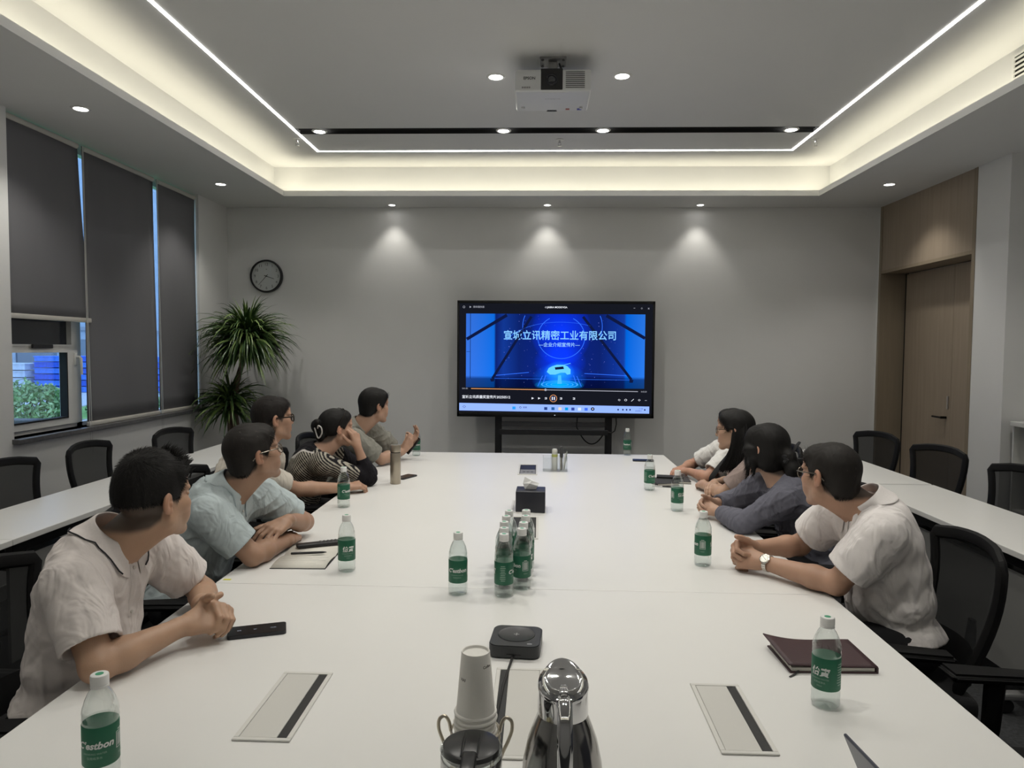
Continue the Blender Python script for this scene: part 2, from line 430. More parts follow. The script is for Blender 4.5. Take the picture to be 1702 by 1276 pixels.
# ------------------------------------------------------------------ outside the window
gr = mat('lawn soil', (.16, .33, .08), .95, bump=.6, bscale=60, var=.3, vscale=8)
struct(MB().box(-70, XL - .26, -20, 90, -.4, -.2).build('lawn', gr))
pave_m = mat('grey paving', (.42, .46, .52), .9, bump=.2, bscale=20, var=.1)
struct(MB().box(-70, -13.6, -20, 90, -.2, -.17).build('pavement', pave_m))
fac = thing('factory_building', 'pale blue grey factory wall far beyond the window', 'building', (-40, 50, -.2))
MB().box(-1, 0, -60, 60, 0, 26).build('wall', mat('pale factory cladding', (.32, .40, .50), .7, bump=.1, var=.08, vscale=1), fac)
for k in range(14): MB().box(0, .12, -46 + k * 7, -41.5 + k * 7, .5, 2.4).build('window_band', mat('factory window glass', (.10, .14, .19), .2, bump=.02), fac)
MB().box(0, .25, -60, 60, 3.2, 3.5).build('ledge', mat('factory ledge', (.22, .26, .32), .6, bump=.05), fac)
crate_m = [mat('blue plastic crate', (.02, .10, .62), .4, bump=.05, var=.25, vscale=9), mat('light blue crate', (.05, .2, .75), .4, bump=.05, var=.2, vscale=9)]
wrap_m = mat('white wrapped goods', (.55, .62, .72), .3, bump=.3, bscale=12, var=.15, vscale=6)
def stack(x, y, nx, ny, nz, s, m, lbs, nm, cat, grp):
    for i in range(nx):
        for j in range(ny):
            t = thing(nm, lbs[i * ny + j], cat, (x + i * s[0], y + j * s[1], -.17), 0, grp)
            for k in range(nz):
                mm = m[(i + j + k) % len(m)]
                z = k * s[2]
                q = MB().rbox(.02, s[0] - .02, .02, s[1] - .02, z + .01, z + s[2] - .02, .015, 1)
                q.box(.0, s[0], .0, s[1], z + s[2] - .06, z + s[2] - .025)
                q.build('crate' if cat == 'crates' else 'carton', mm, t)
stack(-19.4, 26.6, 2, 2, 6, (1.05, 1.0, .235), crate_m, ['blue crate stack outside, front left of the tall blue pile', 'blue crate stack outside, back left of the tall blue pile', 'blue crate stack outside, front right of the tall blue pile', 'blue crate stack outside, back right of the tall blue pile'], 'crate_stack', 'crates', 'blue crate stacks outside')
stack(-15.0, 26.6, 1, 1, 6, (1.3, 1.0, .235), crate_m, ['blue crate stack seen through the gap between the two lowered blinds'], 'crate_stack', 'crates', 'blue crate stacks outside')
stack(-22.4, 26.4, 2, 1, 4, (1.4, 1.2, .28), [wrap_m], ['white wrapped pallet load outside at the left window edge', 'white wrapped pallet load outside just left of the blue pile'], 'wrapped_pallet', 'pallet', 'wrapped pallets outside')
bm_ = [mat('bush leaves', (.14, .27, .10), .6, bump=.1, var=.35, vscale=5), mat('pale bush leaves', (.34, .48, .26), .6, bump=.1, var=.3, vscale=5)]
def bush(x, y, r, h, lb, seed):
    rg = np.random.default_rng(seed)
    t = thing('bush', lb, 'bush', (x, y, -.2), 0, 'clipped bushes on the lawn')
    n = 2600
    d = rg.normal(size=(n, 3)); d /= np.linalg.norm(d, axis=1)[:, None]; d[:, 2] = np.abs(d[:, 2])
    rr = (.72 + .28 * rg.random(n)) * (1 + .1 * np.sin(d[:, 0] * 7 + seed) * np.cos(d[:, 1] * 6))
    p = d * rr[:, None] * np.array([r, r, h])
    for half in (0, 1):
        mb = MB(); V = []; Fc = []
        for i in range(half, n, 2):
            a = rg.normal(size=3); a /= np.linalg.norm(a); b = np.cross(a, rg.normal(size=3)); b /= np.linalg.norm(b)
            q = p[i]; l = .075; w = .032; k = len(V)
            V += [q - a * l, q + b * w, q + a * l, q - b * w]; Fc.append((k, k + 1, k + 2, k + 3))
        o = mb.add(V, Fc).build('foliage', bm_[half], t); o['kind'] = 'stuff'
    MB().tube([(0, 0, 0), (.02, 0, h * .6)], [.05, .03], 8).build('stem', mat('bush stem', (.08, .06, .04), .8, bump=.2), t)
bush(-12.05, 16.4, .95, .95, 'round pale green bush seen through the open window', 3)
bush(-14.1, 16.6, .8, .8, 'smaller bush at the left edge of the window view', 4)
bush(-11.4, 19.2, .9, .95, 'green bush seen through the narrow fixed pane', 5)
be = thing('garden_bench', 'low dark slatted bench on the lawn outside the window', 'bench', (-9.6, 12.6, -.2))
bw = mat('dark bench wood', (.06, .06, .07), .6, bump=.2, var=.2)
for k in range(3): MB().box(-1.9, 2.3, k * .13, k * .13 + .1, .40, .44).build('slat', bw, be)
for x in (-1.7, -.4, .9, 2.1):
    for y in (.02, .3): MB().box(x - .03, x + .03, y, y + .06, 0, .40).build('leg', bw, be)
# ------------------------------------------------------------------ conference table
top_m = mat('white laminate', (.76, .755, .74), .33, bump=.04, bscale=500, var=.008, vscale=3)
edge_m = mat('white table edge', (.72, .72, .70), .4, bump=.03)
leg_m = mat('grey steel leg', (.10, .10, .105), .45, .5, bump=.04)
TZ = .75
tb = thing('conference_table', 'long white conference table in the middle of the room', 'table', (-.065, 3.2, 0))
TX0, TX1 = -1.16 + .065, 1.03 + .065
def top_piece(y0, y1):
    MB().rbox(TX0, TX1, y0 - 3.2, y1 - 3.2, TZ - .03, TZ, .0035, 2).build('tabletop', top_m, tb)
top_piece(.72, 2.4875); top_piece(2.4895, 5.8)
for x0, x1 in ((-.62, -.56), (.56, .62)):
    MB().box(x0, x1, -2.2, 2.3, TZ - .11, TZ - .03).build('rail', leg_m, tb)
MB().box(-.5, .5, -2.2, -2.17, .2, TZ - .03).build('end_panel', edge_m, tb)
MB().box(-.5, .5, 2.2, 2.23, .2, TZ - .03).build('end_panel', edge_m, tb)
for y in (-2.1, -.72, .72, 2.1):
    for x in (-.62, .56): MB().rbox(x, x + .06, y - .03, y + .03, 0, TZ - .11, .006).build('leg', leg_m, tb)

# flip-top socket boxes let into the table
plate_m = mat('silver white plate', (.68, .67, .64), .38, .1, bump=.02)
lid_m = mat('pearl lid', (.63, .62, .59), .35, .15, bump=.02)
def socket_box(x, y, w, l, lb, slot=1, state='closed'):
    t = thing('socket_box', lb, 'socket box', (x, y, TZ + .0005), 0, 'socket boxes in the tabletop')
    a, b = w / 2, l / 2; e = .011
    m = MB()
    for q in ((-a, a, -b, -b + e), (-a, a, b - e, b), (-a, -a + e, -b + e, b - e), (a - e, a, -b + e, b - e)): m.rbox(*q, 0, .0042, .001, 1)
    m.build('frame', plate_m, t)
    MB().box(-a + e, a - e, -b + e, b - e, .0, .0006).build('well_floor', dark_gap, t)
    if state == 'closed':
        sx = a - e - .022
        x0, x1 = (-a + e + .0008, sx) if slot > 0 else (-sx, a - e - .0008)
        MB().rbox(x0, x1, -b + e + .001, b - e - .001, .0008, .0034, .0008, 1).build('lid', lid_m, t)
        q = (sx, a - e) if slot > 0 else (-a + e, -sx)
        MB().box(q[0] + .001, q[1] - .001, -b + e + .001, b - e - .001, .0007, .0022).build('brush_strip', blackm, t)
    else:
        MB().box(-a + e + .004, a - e - .004, -b + e + .006, -.01, .0007, .002).build('socket_panel', mat('grey socket panel', (.2, .2, .2), .5, bump=.05), t)
        for k in range(3):
            MB().rbox(-.035 + k * .028, -.017 + k * .028, -b * .55, -b * .55 + .02, .002, .0032, .0006, 1).build('socket', blackm, t)
        MB().box(-a + e + .004, a - e - .004, -.01, b - e - .004, .0007, .0016).build('brush_strip', blackm, t)
    return t
socket_box(-.592, 1.635, .128, .325, 'closed flip lid socket box on the near left of the table', 1).rotation_euler = (0, 0, 0)
socket_box(.455, 1.63, .122, .315, 'closed flip lid socket box on the near right of the table', 1)
socket_box(-.04, 1.64, .125, .42, 'closed socket box under the paper cups in the table middle', -1)
socket_box(-.06, 3.36, .135, .42, 'open socket box behind the cluster of bottles', 1, 'open')
socket_box(-.045, 3.81, .185, .30, 'closed socket box under the black tissue box', 1)
socket_box(-.066, 5.0, .135, .42, 'open socket box near the far end of the table', 1, 'open')

# ------------------------------------------------------------------ narrow side tables
beam_m = mat('black table beam', (.014, .014, .015), .4, .3, bump=.03)
panel_m = mat('grey modesty panel', (.21, .21, .205), .55, bump=.05)
foot_m = mat('silver foot metal', (.5, .5, .5), .35, .7, bump=.02)
def make_side_table(L, lb, loc, rz):
    t = thing('side_table', lb, 'table', loc, rz, 'narrow training tables along the walls')
    h = L / 2
    MB().rbox(-.245, .245, -h + .0015, h - .0015, TZ - .028, TZ, .003, 2).build('tabletop', top_m, t)
    MB().rbox(.16, .20, -h + .06, h - .06, TZ - .088, TZ - .034, .004).build('beam', beam_m, t)
    MB().rbox(-.13, -.09, -h + .06, h - .06, TZ - .064, TZ - .03, .004).build('beam', beam_m, t)
    MB().box(.172, .187, -h + .05, h - .05, .17, .63).build('modesty_panel', panel_m, t)
    for y in (-h + .14, h - .14):
        MB().rbox(-.03, .03, y - .02, y + .02, .09, TZ - .03, .006).build('leg', beam_m, t)
        f = MB().rbox(-.23, .24, y - .025, y + .025, .065, .095, .008).build('foot', foot_m, t, True)
        for x in (-.2, .21):
            MB().lathe([(0, -.012), (.03, -.012), (.032, -.006), (.032, .006), (.03, .012), (0, .012)], 16, M=Matrix.Translation((x, y, .033)) @ Matrix.Rotation(rad(90), 4, 'X'), cap=False).build('castor', blackm, f, True)
    return t
SLX, SRX = -2.545, 2.305
proto = make_side_table(1.6, 'white narrow side table by the left wall, nearest one', (SLX, 2.2, 0), 0)
dup(proto, (SLX, 3.8, 0), 0, 'white narrow side table by the left wall, middle one below the raised blind')
dup(proto, (SLX, 5.4, 0), 0, 'white narrow side table by the left wall, farthest one toward the potted plant')
dup(proto, (SRX, 5.45, 0), math.pi, 'white narrow side table on the right in front of the wooden door')
dup(proto, (SRX, 3.83, 0), math.pi, 'white narrow side table on the right behind the man in the white shirt')
dup(proto, (SRX, 2.22, 0), math.pi, 'white narrow side table on the right, nearest one')

# ------------------------------------------------------------------ task chairs
cf_m = mat('black chair plastic', (.0045, .0045, .005), .6, spec=.22, bump=.15, bscale=300)
mesh_m = mat('black chair mesh', (.014, .015, .016), .85, bump=1.0, bscale=700, var=.3, vscale=500, alpha_mix=.16, spec=.25)
seat_m = mat('black seat fabric', (.016, .016, .018), .9, bump=.6, bscale=600, var=.2, vscale=200)
def back_pt(u, w):
    """u -1..1 across, w 0..1 up; chair faces +X"""
    half = .168 + .070 * w ** .8
    z = .50 + .455 * w - .022 * (u * u) * w * w
    x = -.225 - .05 * w - .05 * math.sin(w * 2.4) + .052 * u * u
    return Vector((x, u * half, z))
def make_chair(lb, loc, rz, grp):
    t = thing('task_chair', lb, 'chair', loc, rz, grp)
    # frame round the back
    pts = []
    n = 11
    for k in range(n): pts.append(back_pt(-1, k / (n - 1) * .955))
    for k in range(1, 9): pts.append(back_pt(-1 + 2 * k / 9 * 1.0, 1.0) if 1 < k < 8 else back_pt(-.955 if k <= 1 else .955, .99))
    for k in range(n): pts.append(back_pt(1, (1 - k / (n - 1)) * .955))
    for k in range(1, 6): pts.append(back_pt(1 - 2 * k / 6, 0))
    MB().tube(pts, .024, 8, closed=True, flat=.62, up=(1, 0, 0)).build('back_frame', cf_m, t, True)
    v = []; f = []; nu, nw = 12, 14
    for j in range(nw + 1):
        for i in range(nu + 1): v.append(back_pt(-1 + 2 * i / nu, j / nw) + Vector((.004, 0, 0)))
    for j in range(nw):
        for i in range(nu): a = j * (nu + 1) + i; f.append((a, a + 1, a + nu + 2, a + nu + 1))
    MB().add(v, f).build('mesh_panel', mesh_m, t, True)
    # dark lower band and spine
    v = []; f = []
    for j in range(5):
        for i in range(nu + 1): v.append(back_pt(-1 + 2 * i / nu, j / 4 * .26) + Vector((.01, 0, 0)))
    for j in range(4):
        for i in range(nu): a = j * (nu + 1) + i; f.append((a, a + 1, a + nu + 2, a + nu + 1))
    MB().add(v, f).build('lumbar_band', cf_m, t, True)
    MB().tube([(-.02, 0, .40), (-.20, 0, .40), (-.275, 0, .46), (-.285, 0, .60), (-.29, 0, .68)], [.03, .03, .03, .028, .02], 8, flat=.5).build('spine', cf_m, t, True)
    # seat
    bm = bmesh.new(); bmesh.ops.create_cube(bm, size=1)
    for q in bm.verts: q.co = Vector((.01 + q.co.x * .47, q.co.y * (.49 if q.co.x > 0 else .44), .455 + q.co.z * .075))
    bmesh.ops.bevel(bm, geom=bm.edges[:], offset=.035, segments=4, profile=.6, affect='EDGES')
    MB().bm(bm).build('seat', seat_m, t, True)
    MB().rbox(-.16, .16, -.16, .16, .385, .42, .01).build('seat_plate', cf_m, t)
    for s in (-1, 1):
        a = MB().tube([(.05, s * .20, .40), (.05, s * .275, .42), (.03, s * .285, .50), (.02, s * .285, .655)], [.022, .022, .026, .03], 8, flat=.6)
        o = a.build('armrest', cf_m, t, True)
        bm = bmesh.new(); bmesh.ops.create_cube(bm, size=1)
        for q in bm.verts: q.co = Vector((.03 + q.co.x * .27, s * .285 + q.co.y * (.095 if q.co.x > 0 else .07), .668 + q.co.z * .026 - (.012 if q.co.x < 0 else 0)))
        bmesh.ops.bevel(bm, geom=bm.edges[:], offset=.011, segments=3, affect='EDGES')
        MB().bm(bm).build('arm_pad', cf_m, o, True)
    MB().lathe([(.028, .12), (.028, .26), (.018, .26), (.018, .385)], 14).build('gas_post', cf_m, t, True)
    for k in range(5):
        a = 2 * math.pi * k / 5 + .3
        b = MB().tube([(.02 * math.cos(a), .02 * math.sin(a), .12), (.16 * math.cos(a), .16 * math.sin(a), .105), (.29 * math.cos(a), .29 * math.sin(a), .075)], [.03, .026, .018], 8, flat=.7).build('base_leg', cf_m, t, True)
        M = Matrix.Translation((.29 * math.cos(a), .29 * math.sin(a), .03)) @ Matrix.Rotation(a + 1.2, 4, 'Z') @ Matrix.Rotation(rad(90), 4, 'X')
        q = MB()
        for dz in (-.016, .016): q.lathe([(0, dz - .008), (.026, dz - .008), (.03, dz - .003), (.03, dz + .003), (.026, dz + .008), (0, dz + .008)], 14, M=M, cap=False)
        q.tube([(.29 * math.cos(a), .29 * math.sin(a), .03), (.29 * math.cos(a), .29 * math.sin(a), .07)], .008, 6).build('castor', cf_m, b, True)
    return t
GO, GI = 'mesh task chairs at the side tables', 'mesh task chairs around the conference table'
ch0 = make_chair('black mesh task chair under the raised blind, nearest of the left wall row', (-2.66, 3.78, 0), 0, GO)
PI = math.pi
for x, y, rz, lb, grp in (
    (-2.68, 4.55, rad(3), 'black mesh task chair below the open window, second of the left wall row', GO),
    (-2.55, 5.33, rad(-6), 'black mesh task chair beside the potted plant, farthest of the left wall row', GO),
    (2.40, 5.58, PI + rad(14), 'black mesh task chair in front of the wooden door, farthest of the right row', GO),
    (2.44, 4.80, PI + rad(12), 'black mesh task chair by the right door jamb, middle of the right row', GO),
    (2.43, 3.98, PI + rad(6), 'black mesh task chair at the right picture edge, nearest of the right row', GO),
    (-1.33, 1.93, 0, 'black mesh task chair under the nearest man on the left', GI),
    (-1.36, 2.78, 0, 'black mesh task chair under the man in the pale blue polo', GI),
    (-1.55, 3.62, rad(4), 'black mesh task chair under the man in the cream tee', GI),
    (-1.38, 4.32, 0, 'black mesh task chair under the woman in the striped top', GI),
    (-1.42, 5.12, 0, 'black mesh task chair under the man in the grey shirt at the far left', GI),
    (1.22, 2.50, PI + rad(-6), 'black mesh task chair under the man in the white short sleeved shirt', GI),
    (1.36, 1.79, PI, 'empty black mesh task chair at the near right corner, armrest in view', GI),
    (1.26, 3.36, PI, 'black mesh task chair under the woman in the grey shirt', GI),
    (1.32, 4.12, PI, 'black mesh task chair under the woman in the beige tee', GI),
    (1.42, 4.80, PI, 'black mesh task chair under the person in the white tee', GI)):
    dup(ch0, (x, y, 0), rz, lb, grp)

# ------------------------------------------------------------------ wheeled screen
tv = thing('display_screen', 'large black framed touch screen on a wheeled stand playing a blue video', 'screen', (.175, 7.3, 0))
SW, SH, SZ = 2.02, 1.195, .905
def S(cx, cy, d=0.):
    """a point of the panel from its horizontal and vertical share"""
    return ((cx - 92) / 1494 * SW - SW / 2, -.0105 - d, SZ + (1 - (cy - 95) / 888) * SH)
tvm = mat('black screen frame', (.008, .008, .009), .3, .2, bump=.02)
MB().rbox(-SW / 2, SW / 2, -.004, .075, SZ, SZ + SH, .008, 3).build('housing', tvm, tv, True)
m = MB()
for b in ((-SW / 2, SW / 2, SZ, SZ + .048), (-SW / 2, SW / 2, SZ + SH - .03, SZ + SH), (-SW / 2, -SW / 2 + .024, SZ, SZ + SH), (SW / 2 - .024, SW / 2, SZ, SZ + SH)):
    m.rbox(b[0], b[1], -.014, 0, b[2], b[3], .004, 2)
m.build('bezel', tvm, tv, True)
scr = MB().box(-SW / 2 + .02, SW / 2 - .02, -.0095, -.005, SZ + .04, SZ + SH - .025).build('screen', glow_mat('dark player page', (.007, .008, .013), 1.0), tv)
def flat(name, pts, m, d):
    o = MB().add([S(x, y, d) for x, y in pts], [tuple(range(len(pts)))[::-1]]).build(name, m, scr); return o
def line(name, a, b, w, m, d):
    a = Vector(a); b = Vector(b); t = (b - a).normalized(); n = Vector((-t.y, t.x)) * w / 2
    return flat(name, [a + n, b + n, b - n, a - n], m, d)
def disc(name, cx, cy, rx, ry, m, d, n=40):
    return flat(name, [(cx + rx * math.cos(2 * math.pi * k / n), cy + ry * math.sin(2 * math.pi * k / n)) for k in range(n)], m, d)
def rings(name, cx, cy, rx, ry, w, m, d, n=48, a0=0, a1=360):
    P = []; Q = []
    cl = (a1 - a0) >= 360
    for k in range(n + (0 if cl else 1)):
        a = rad(a0 + (a1 - a0) * k / n); P += [(cx + rx * math.cos(a), cy + ry * math.sin(a)), (cx + (rx - w) * math.cos(a), cy + (ry - w * ry / rx) * math.sin(a))]
    N = len(P) // 2
    for k in range(N if cl else N - 1):
        j = (k + 1) % N; Q.append((2 * k, 2 * k + 1, 2 * j + 1, 2 * j))
    return MB().add([S(x, y, d) for x, y in P], Q).build(name, m, scr)
# video picture: printed light on the flat panel, shader in the panel's own metres
def video_mat():
    m = bpy.data.materials.new('blue hall video'); m.use_nodes = True
    nt = m.node_tree; nt.nodes.clear(); N = nt.nodes.new; L = nt.links.new
    out = N('ShaderNodeOutputMaterial'); em = N('ShaderNodeEmission'); L(em.outputs[0], out.inputs[0])
    tc = N('ShaderNodeTexCoord'); sp = N('ShaderNodeSeparateXYZ'); L(tc.outputs['Object'], sp.inputs[0])
    def math_(op, a, b=None, c=None):
        n = N('ShaderNodeMath'); n.operation = op
        for i, q in enumerate((a, b, c)):
            if q is None: continue
            if isinstance(q, (int, float)): n.inputs[i].default_value = q
            else: L(q, n.inputs[i])
        return n.outputs[0]
    def ramp(x, stops):
        r = N('ShaderNodeValToRGB'); L(x, r.inputs[0]); e = r.color_ramp.elements
        while len(e) < len(stops): e.new(.5)
        for q, (p, cc) in zip(e, stops): q.position = p; q.color = (*cc, 1)
        return r.outputs[0]
    def addc(a, b):
        n = N('ShaderNodeMix'); n.data_type = 'RGBA'; n.blend_type = 'ADD'; n.inputs[0].default_value = 1
        L(a, n.inputs[6]); L(b, n.inputs[7]); return n.outputs[2]
    def glow(cx, cy, rx, ry, cc, pw=1.5):
        x0, _, z0 = S(cx, cy)
        kx = rx / 1494 * SW; kz = ry / 888 * SH
        dx = math_('DIVIDE', math_('SUBTRACT', sp.outputs[0], x0), kx); dz = math_('DIVIDE', math_('SUBTRACT', sp.outputs[2], z0), kz)
        d = math_('SQRT', math_('ADD', math_('MULTIPLY', dx, dx), math_('MULTIPLY', dz, dz)))
        v = math_('POWER', math_('MAXIMUM', math_('SUBTRACT', 1.0, d), 0), pw)
        n = N('ShaderNodeMix'); n.data_type = 'RGBA'; n.inputs[6].default_value = (0, 0, 0, 1); n.inputs[7].default_value = (*cc, 1); L(v, n.inputs[0]); return n.outputs[2]
    x0 = S(160, 0)[0]; x1 = S(1512, 0)[0]; z0 = S(0, 757)[2]; z1 = S(0, 195)[2]
    u = math_('DIVIDE', math_('SUBTRACT', sp.outputs[0], x0), x1 - x0); w = math_('DIVIDE', math_('SUBTRACT', sp.outputs[2], z0), z1 - z0)
    base = ramp(u, [(0, (.05, .22, .95)), (.158, (.005, .20, 1.0)), (.166, (.006, .02, .20)), (.21, (.008, .05, .38)), (.30, (.005, .022, .2)), (.5, (.004, .02, .30)), (.75, (.005, .02, .2)), (.84, (.006, .04, .36)), (.885, (.01, .06, .45)), (.897, (.0, .17, .95)), (1, (.03, .24, 1.0))])
    vert = ramp(w, [(0, (.25, .25, .25)), (.12, (.3, .3, .34)), (.16, (1.0, 1.0, 1.0)), (1, (.85, .85, .85))])
    mul = N('ShaderNodeMix'); mul.data_type = 'RGBA'; mul.blend_type = 'MULTIPLY'; mul.inputs[0].default_value = 1
    L(base, mul.inputs[6]); L(vert, mul.inputs[7]); acc = mul.outputs[2]
    vo = N('ShaderNodeTexVoronoi'); vo.inputs['Scale'].default_value = 26; L(tc.outputs['Object'], vo.inputs['Vector'])
    star = ramp(vo.outputs['Distance'], [(0, (.5, .55, 1.)), (.05, (.25, .3, .9)), (.11, (0, 0, 0))])
    mk = ramp(u, [(.18, (0, 0, 0)), (.24, (1, 1, 1)), (.40, (.2, .2, .2)), (.6, (.2, .2, .2)), (.72, (1, 1, 1)), (.88, (0, 0, 0))])
    ms = N('ShaderNodeMix'); ms.data_type = 'RGBA'; ms.blend_type = 'MULTIPLY'; ms.inputs[0].default_value = 1; L(star, ms.inputs[6]); L(mk, ms.inputs[7])
    acc = addc(acc, ms.outputs[2])
    for gargs in ((882, 330, 230, 260, (.0, .03, .9), .7), (875, 560, 200, 150, (.0, .03, .9), .9), (870, 690, 210, 130, (.0, .15, 1.0), 1.0), (870, 735, 190, 45, (.0, .45, 1.0), .8), (870, 640, 120, 90, (.02, .35, .9), 1.0)):
        acc = addc(acc, glow(*gargs))
    L(acc, em.inputs[0]); em.inputs[1].default_value = .72
    return m
vid = MB().box(S(160, 0)[0], S(1512, 0)[0], -.0112, -.0098, S(0, 757)[2], S(0, 195)[2]).build('video_picture', video_mat(), scr)
e_navy = glow_mat('video dark bar', (.004, .008, .045), 1)
for a, b, w in (((165, 390), (470, 205), 24), ((1512, 375), (1220, 205), 24), ((655, 215), (362, 690), 20), ((1045, 215), (1415, 690), 20)):
    line('video_bar', a, b, w, e_navy, .0012)
flat('video_bar', [(345, 690), (380, 690), (372, 712), (350, 712)], e_navy, .0013); flat('video_bar', [(1400, 690), (1430, 690), (1425, 712), (1400, 712)], e_navy, .0013)
line('video_line', (163, 485), (190, 485), 3, e_navy, .0012); line('video_line', (193, 195), (193, 690), 4, e_navy, .0012)
e_cy = glow_mat('video cyan glow', (.06, .45, 1.0), 1.0); e_bl = glow_mat('video blue line', (.03, .16, .95), 1.0)
line('video_line', (380, 665), (640, 640), 4, e_bl, .0011); line('video_line', (1060, 645), (1400, 660), 4, e_bl, .0011); line('video_line', (380, 688), (1400, 692), 2.5, e_bl, .0011)
rings('globe_outline', 882, 370, 180, 165, 5, e_bl, .0012, a0=-60, a1=240)
rings('orbit_line', 880, 470, 440, 215, 4, e_bl, .0012, a0=200, a1=300)
rings('orbit_line', 650, 290, 62, 120, 4, e_bl, .0012, a0=130, a1=225); rings('orbit_line', 1130, 290, 62, 120, 4, e_bl, .0012, a0=-45, a1=40)
for rx, ry, w in ((140, 28, 8), (105, 20, 6), (68, 12, 5)): rings('podium_ring', 873, 730, rx, ry, w, e_cy, .0013)
flat('podium_ray', [(862, 660), (884, 660), (890, 725), (856, 725)], e_cy, .0013)
e_ho = glow_mat('video hologram', (.12, .55, .85), 1.0)
flat('hologram', [(775, 635), (790, 605), (815, 592), (850, 580), (900, 580), (930, 590), (955, 615), (955, 650), (930, 655), (915, 640), (880, 640), (840, 655), (800, 655)], e_ho, .0014)
flat('hologram', [(835, 600), (900, 592), (905, 612), (840, 618)], e_navy, .0016); line('hologram', (880, 588), (955, 568), 4, e_ho, .0014)
for sx in (-1, 1):
    line('podium_ray', (873 + sx * 105, 660), (873 + sx * 130, 735), 6, e_bl, .0012); line('podium_ray', (873 + sx * 130, 665), (873 + sx * 165, 745), 5, e_bl, .0012)
def stext(body, cx, cy, h, m, d=.0018, bold=.0, sx=1.0, align='CENTER'):
    v, f = text_mesh(body, h / 888 * SH * 1.15, 0, bold, align)
    c = S(cx, cy, d)
    return MB().add([(c[0] + p[0] * sx, c[1], c[2] + p[1]) for p in v], f).build('screen_text', m, scr)
e_ttl = glow_mat('screen title', (.22, .55, 1.0), 1.0); e_w = glow_mat('screen white', (.75, .78, .85), 1.0); e_g = glow_mat('screen grey', (.35, .36, .42), 1.0)
stext('宣城立讯精密工业有限公司', 872, 362, 66, e_ttl, bold=.0012, sx=.945)
stext('—企业介绍宣传片—', 868, 430, 30, glow_mat('screen subtitle', (.3, .6, 1.0), .9), bold=.0006, sx=1.0)
stext('宣城立讯质量奖宣传片20250512', 131, 832, 23, e_w, sx=1.0, align='LEFT', bold=.0004)
stext('媒体播放器', 213, 145, 15, e_g, align='LEFT'); stext('JABRA MODE/VGA', 850, 145, 16, e_w, bold=.0004)
stext('0:01:05', 131, 767, 13, e_g, align='LEFT'); stext('0:02:20', 1488, 780, 13, e_g, align='LEFT')
rings('icon', 143, 145, 9, 9, 2.5, e_g, .0012, 12); flat('icon', [(186, 137), (200, 145), (186, 153)], e_g, .0012); rings('icon', 765, 145, 9, 6, 4, e_g, .0012, 12)
line('icon', (1423, 148), (1435, 148), 2.5, e_g, .0012); rings('icon', 1484, 149, 7, 7, 2, e_g, .0012, 4); line('icon', (1530, 145), (1541, 156), 2.5, e_g, .0012); line('icon', (1541, 145), (1530, 156), 2.5, e_g, .0012)
e_or = glow_mat('player orange', (.75, .32, .12), 1.0)
line('progress_bar', (200, 767), (767, 772), 5, e_or, .0012); line('progress_bar', (767, 772), (1465, 779), 5, e_g, .0012); disc('progress_knob', 767, 772, 9, 9, e_g, .0014, 16)
rings('pause_button', 827, 837, 28, 28, 4, e_or, .0012); disc('pause_button', 827, 837, 23, 23, e_navy, .0011)
for x in (819, 835): line('pause_button', (x, 825), (x, 849), 8, e_w, .0015)
for x in (671, 720, 770, 885, 983): 
    flat('player_icon', [(x - 9, 829), (x + 9, 837), (x - 9, 846)] if x in (671, 720) else [(x - 8, 830), (x + 8, 830), (x + 8, 844), (x - 8, 844), (x - 8, 840), (x + 4, 840), (x + 4, 834), (x - 8, 834)], e_w, .0012)
for x in (1325, 1374, 1476): rings('player_icon', x, 844, 10, 8, 3, e_w, .0012, 4 if x != 1374 else 14)
line('player_icon', (1416, 853), (1435, 836), 3.5, e_w, .0012); line('player_icon', (1518, 846), (1533, 846), 3, e_g, .0012)
flat('taskbar', [(110, 878), (1552, 892), (1552, 946), (110, 936)], glow_mat('taskbar light blue', (.27, .42, .95), 1.0), .001)
for x, cc in ((528, (.02, .3, .9)), (770, (.02, .05, .2)), (825, (.02, .1, .3)), (878, (.7, .6, .5)), (928, (.0, .3, .7)), (976, (.03, .06, .3)), (1026, (.6, .7, .9)), (1076, (.05, .15, .8))):
    flat('taskbar_icon', [(x - 12, 902 + (x - 528) * .008), (x + 12, 902 + (x - 528) * .008), (x + 12, 924 + (x - 528) * .008), (x - 12, 924 + (x - 528) * .008)], glow_mat('taskicon%d' % x, cc, 1.0), .0013)
disc('taskbar_icon', 1126, 915, 14, 13, e_navy, .0013, 18); disc('taskbar_icon', 1126, 915, 5, 5, e_w, .0016, 10)
rings('taskbar_icon', 148, 906, 13, 11, 3, e_navy, .0013, 4); rings('taskbar_icon', 577, 908, 8, 8, 2.5, e_navy, .0013, 12)
stext('搜索', 612, 909, 14, e_navy); stext('11:56', 1488, 910, 12, e_navy); stext('2025/8/21', 1472, 926, 11, e_navy)
for x in (1318, 1354, 1382, 1408, 1519): disc('taskbar_icon', x, 918, 6, 7, e_navy, .0013, 8)
MB().box(-.006, .006, -.0155, -.014, SZ + .022, SZ + .026).build('status_lamp', glow_mat('status lamp white', (.8, .9, 1), 1.0), tv)
stm = mat('dark stand metal', (.045, .045, .048), .4, .6, bump=.03)
for s, x in ((-1, -.585), (1, .56)):
    m = MB()
    m.rbox(x - .035, x + .035, .06, .12, .05, 1.7, .006)
    m.build('stand_post', stm, tv)
    MB().rbox(x - .04, x + .04, -.36, .44, .05, .11, .008).build('stand_foot', stm, tv)
    for y in (-.32, .40):
        MB().lathe([(0, -.014), (.034, -.014), (.036, 0), (.034, .014), (0, .014)], 14, M=Matrix.Translation((x, y, .037)) @ Matrix.Rotation(rad(90), 4, 'Y'), cap=False).build('castor', blackm, tv, True)
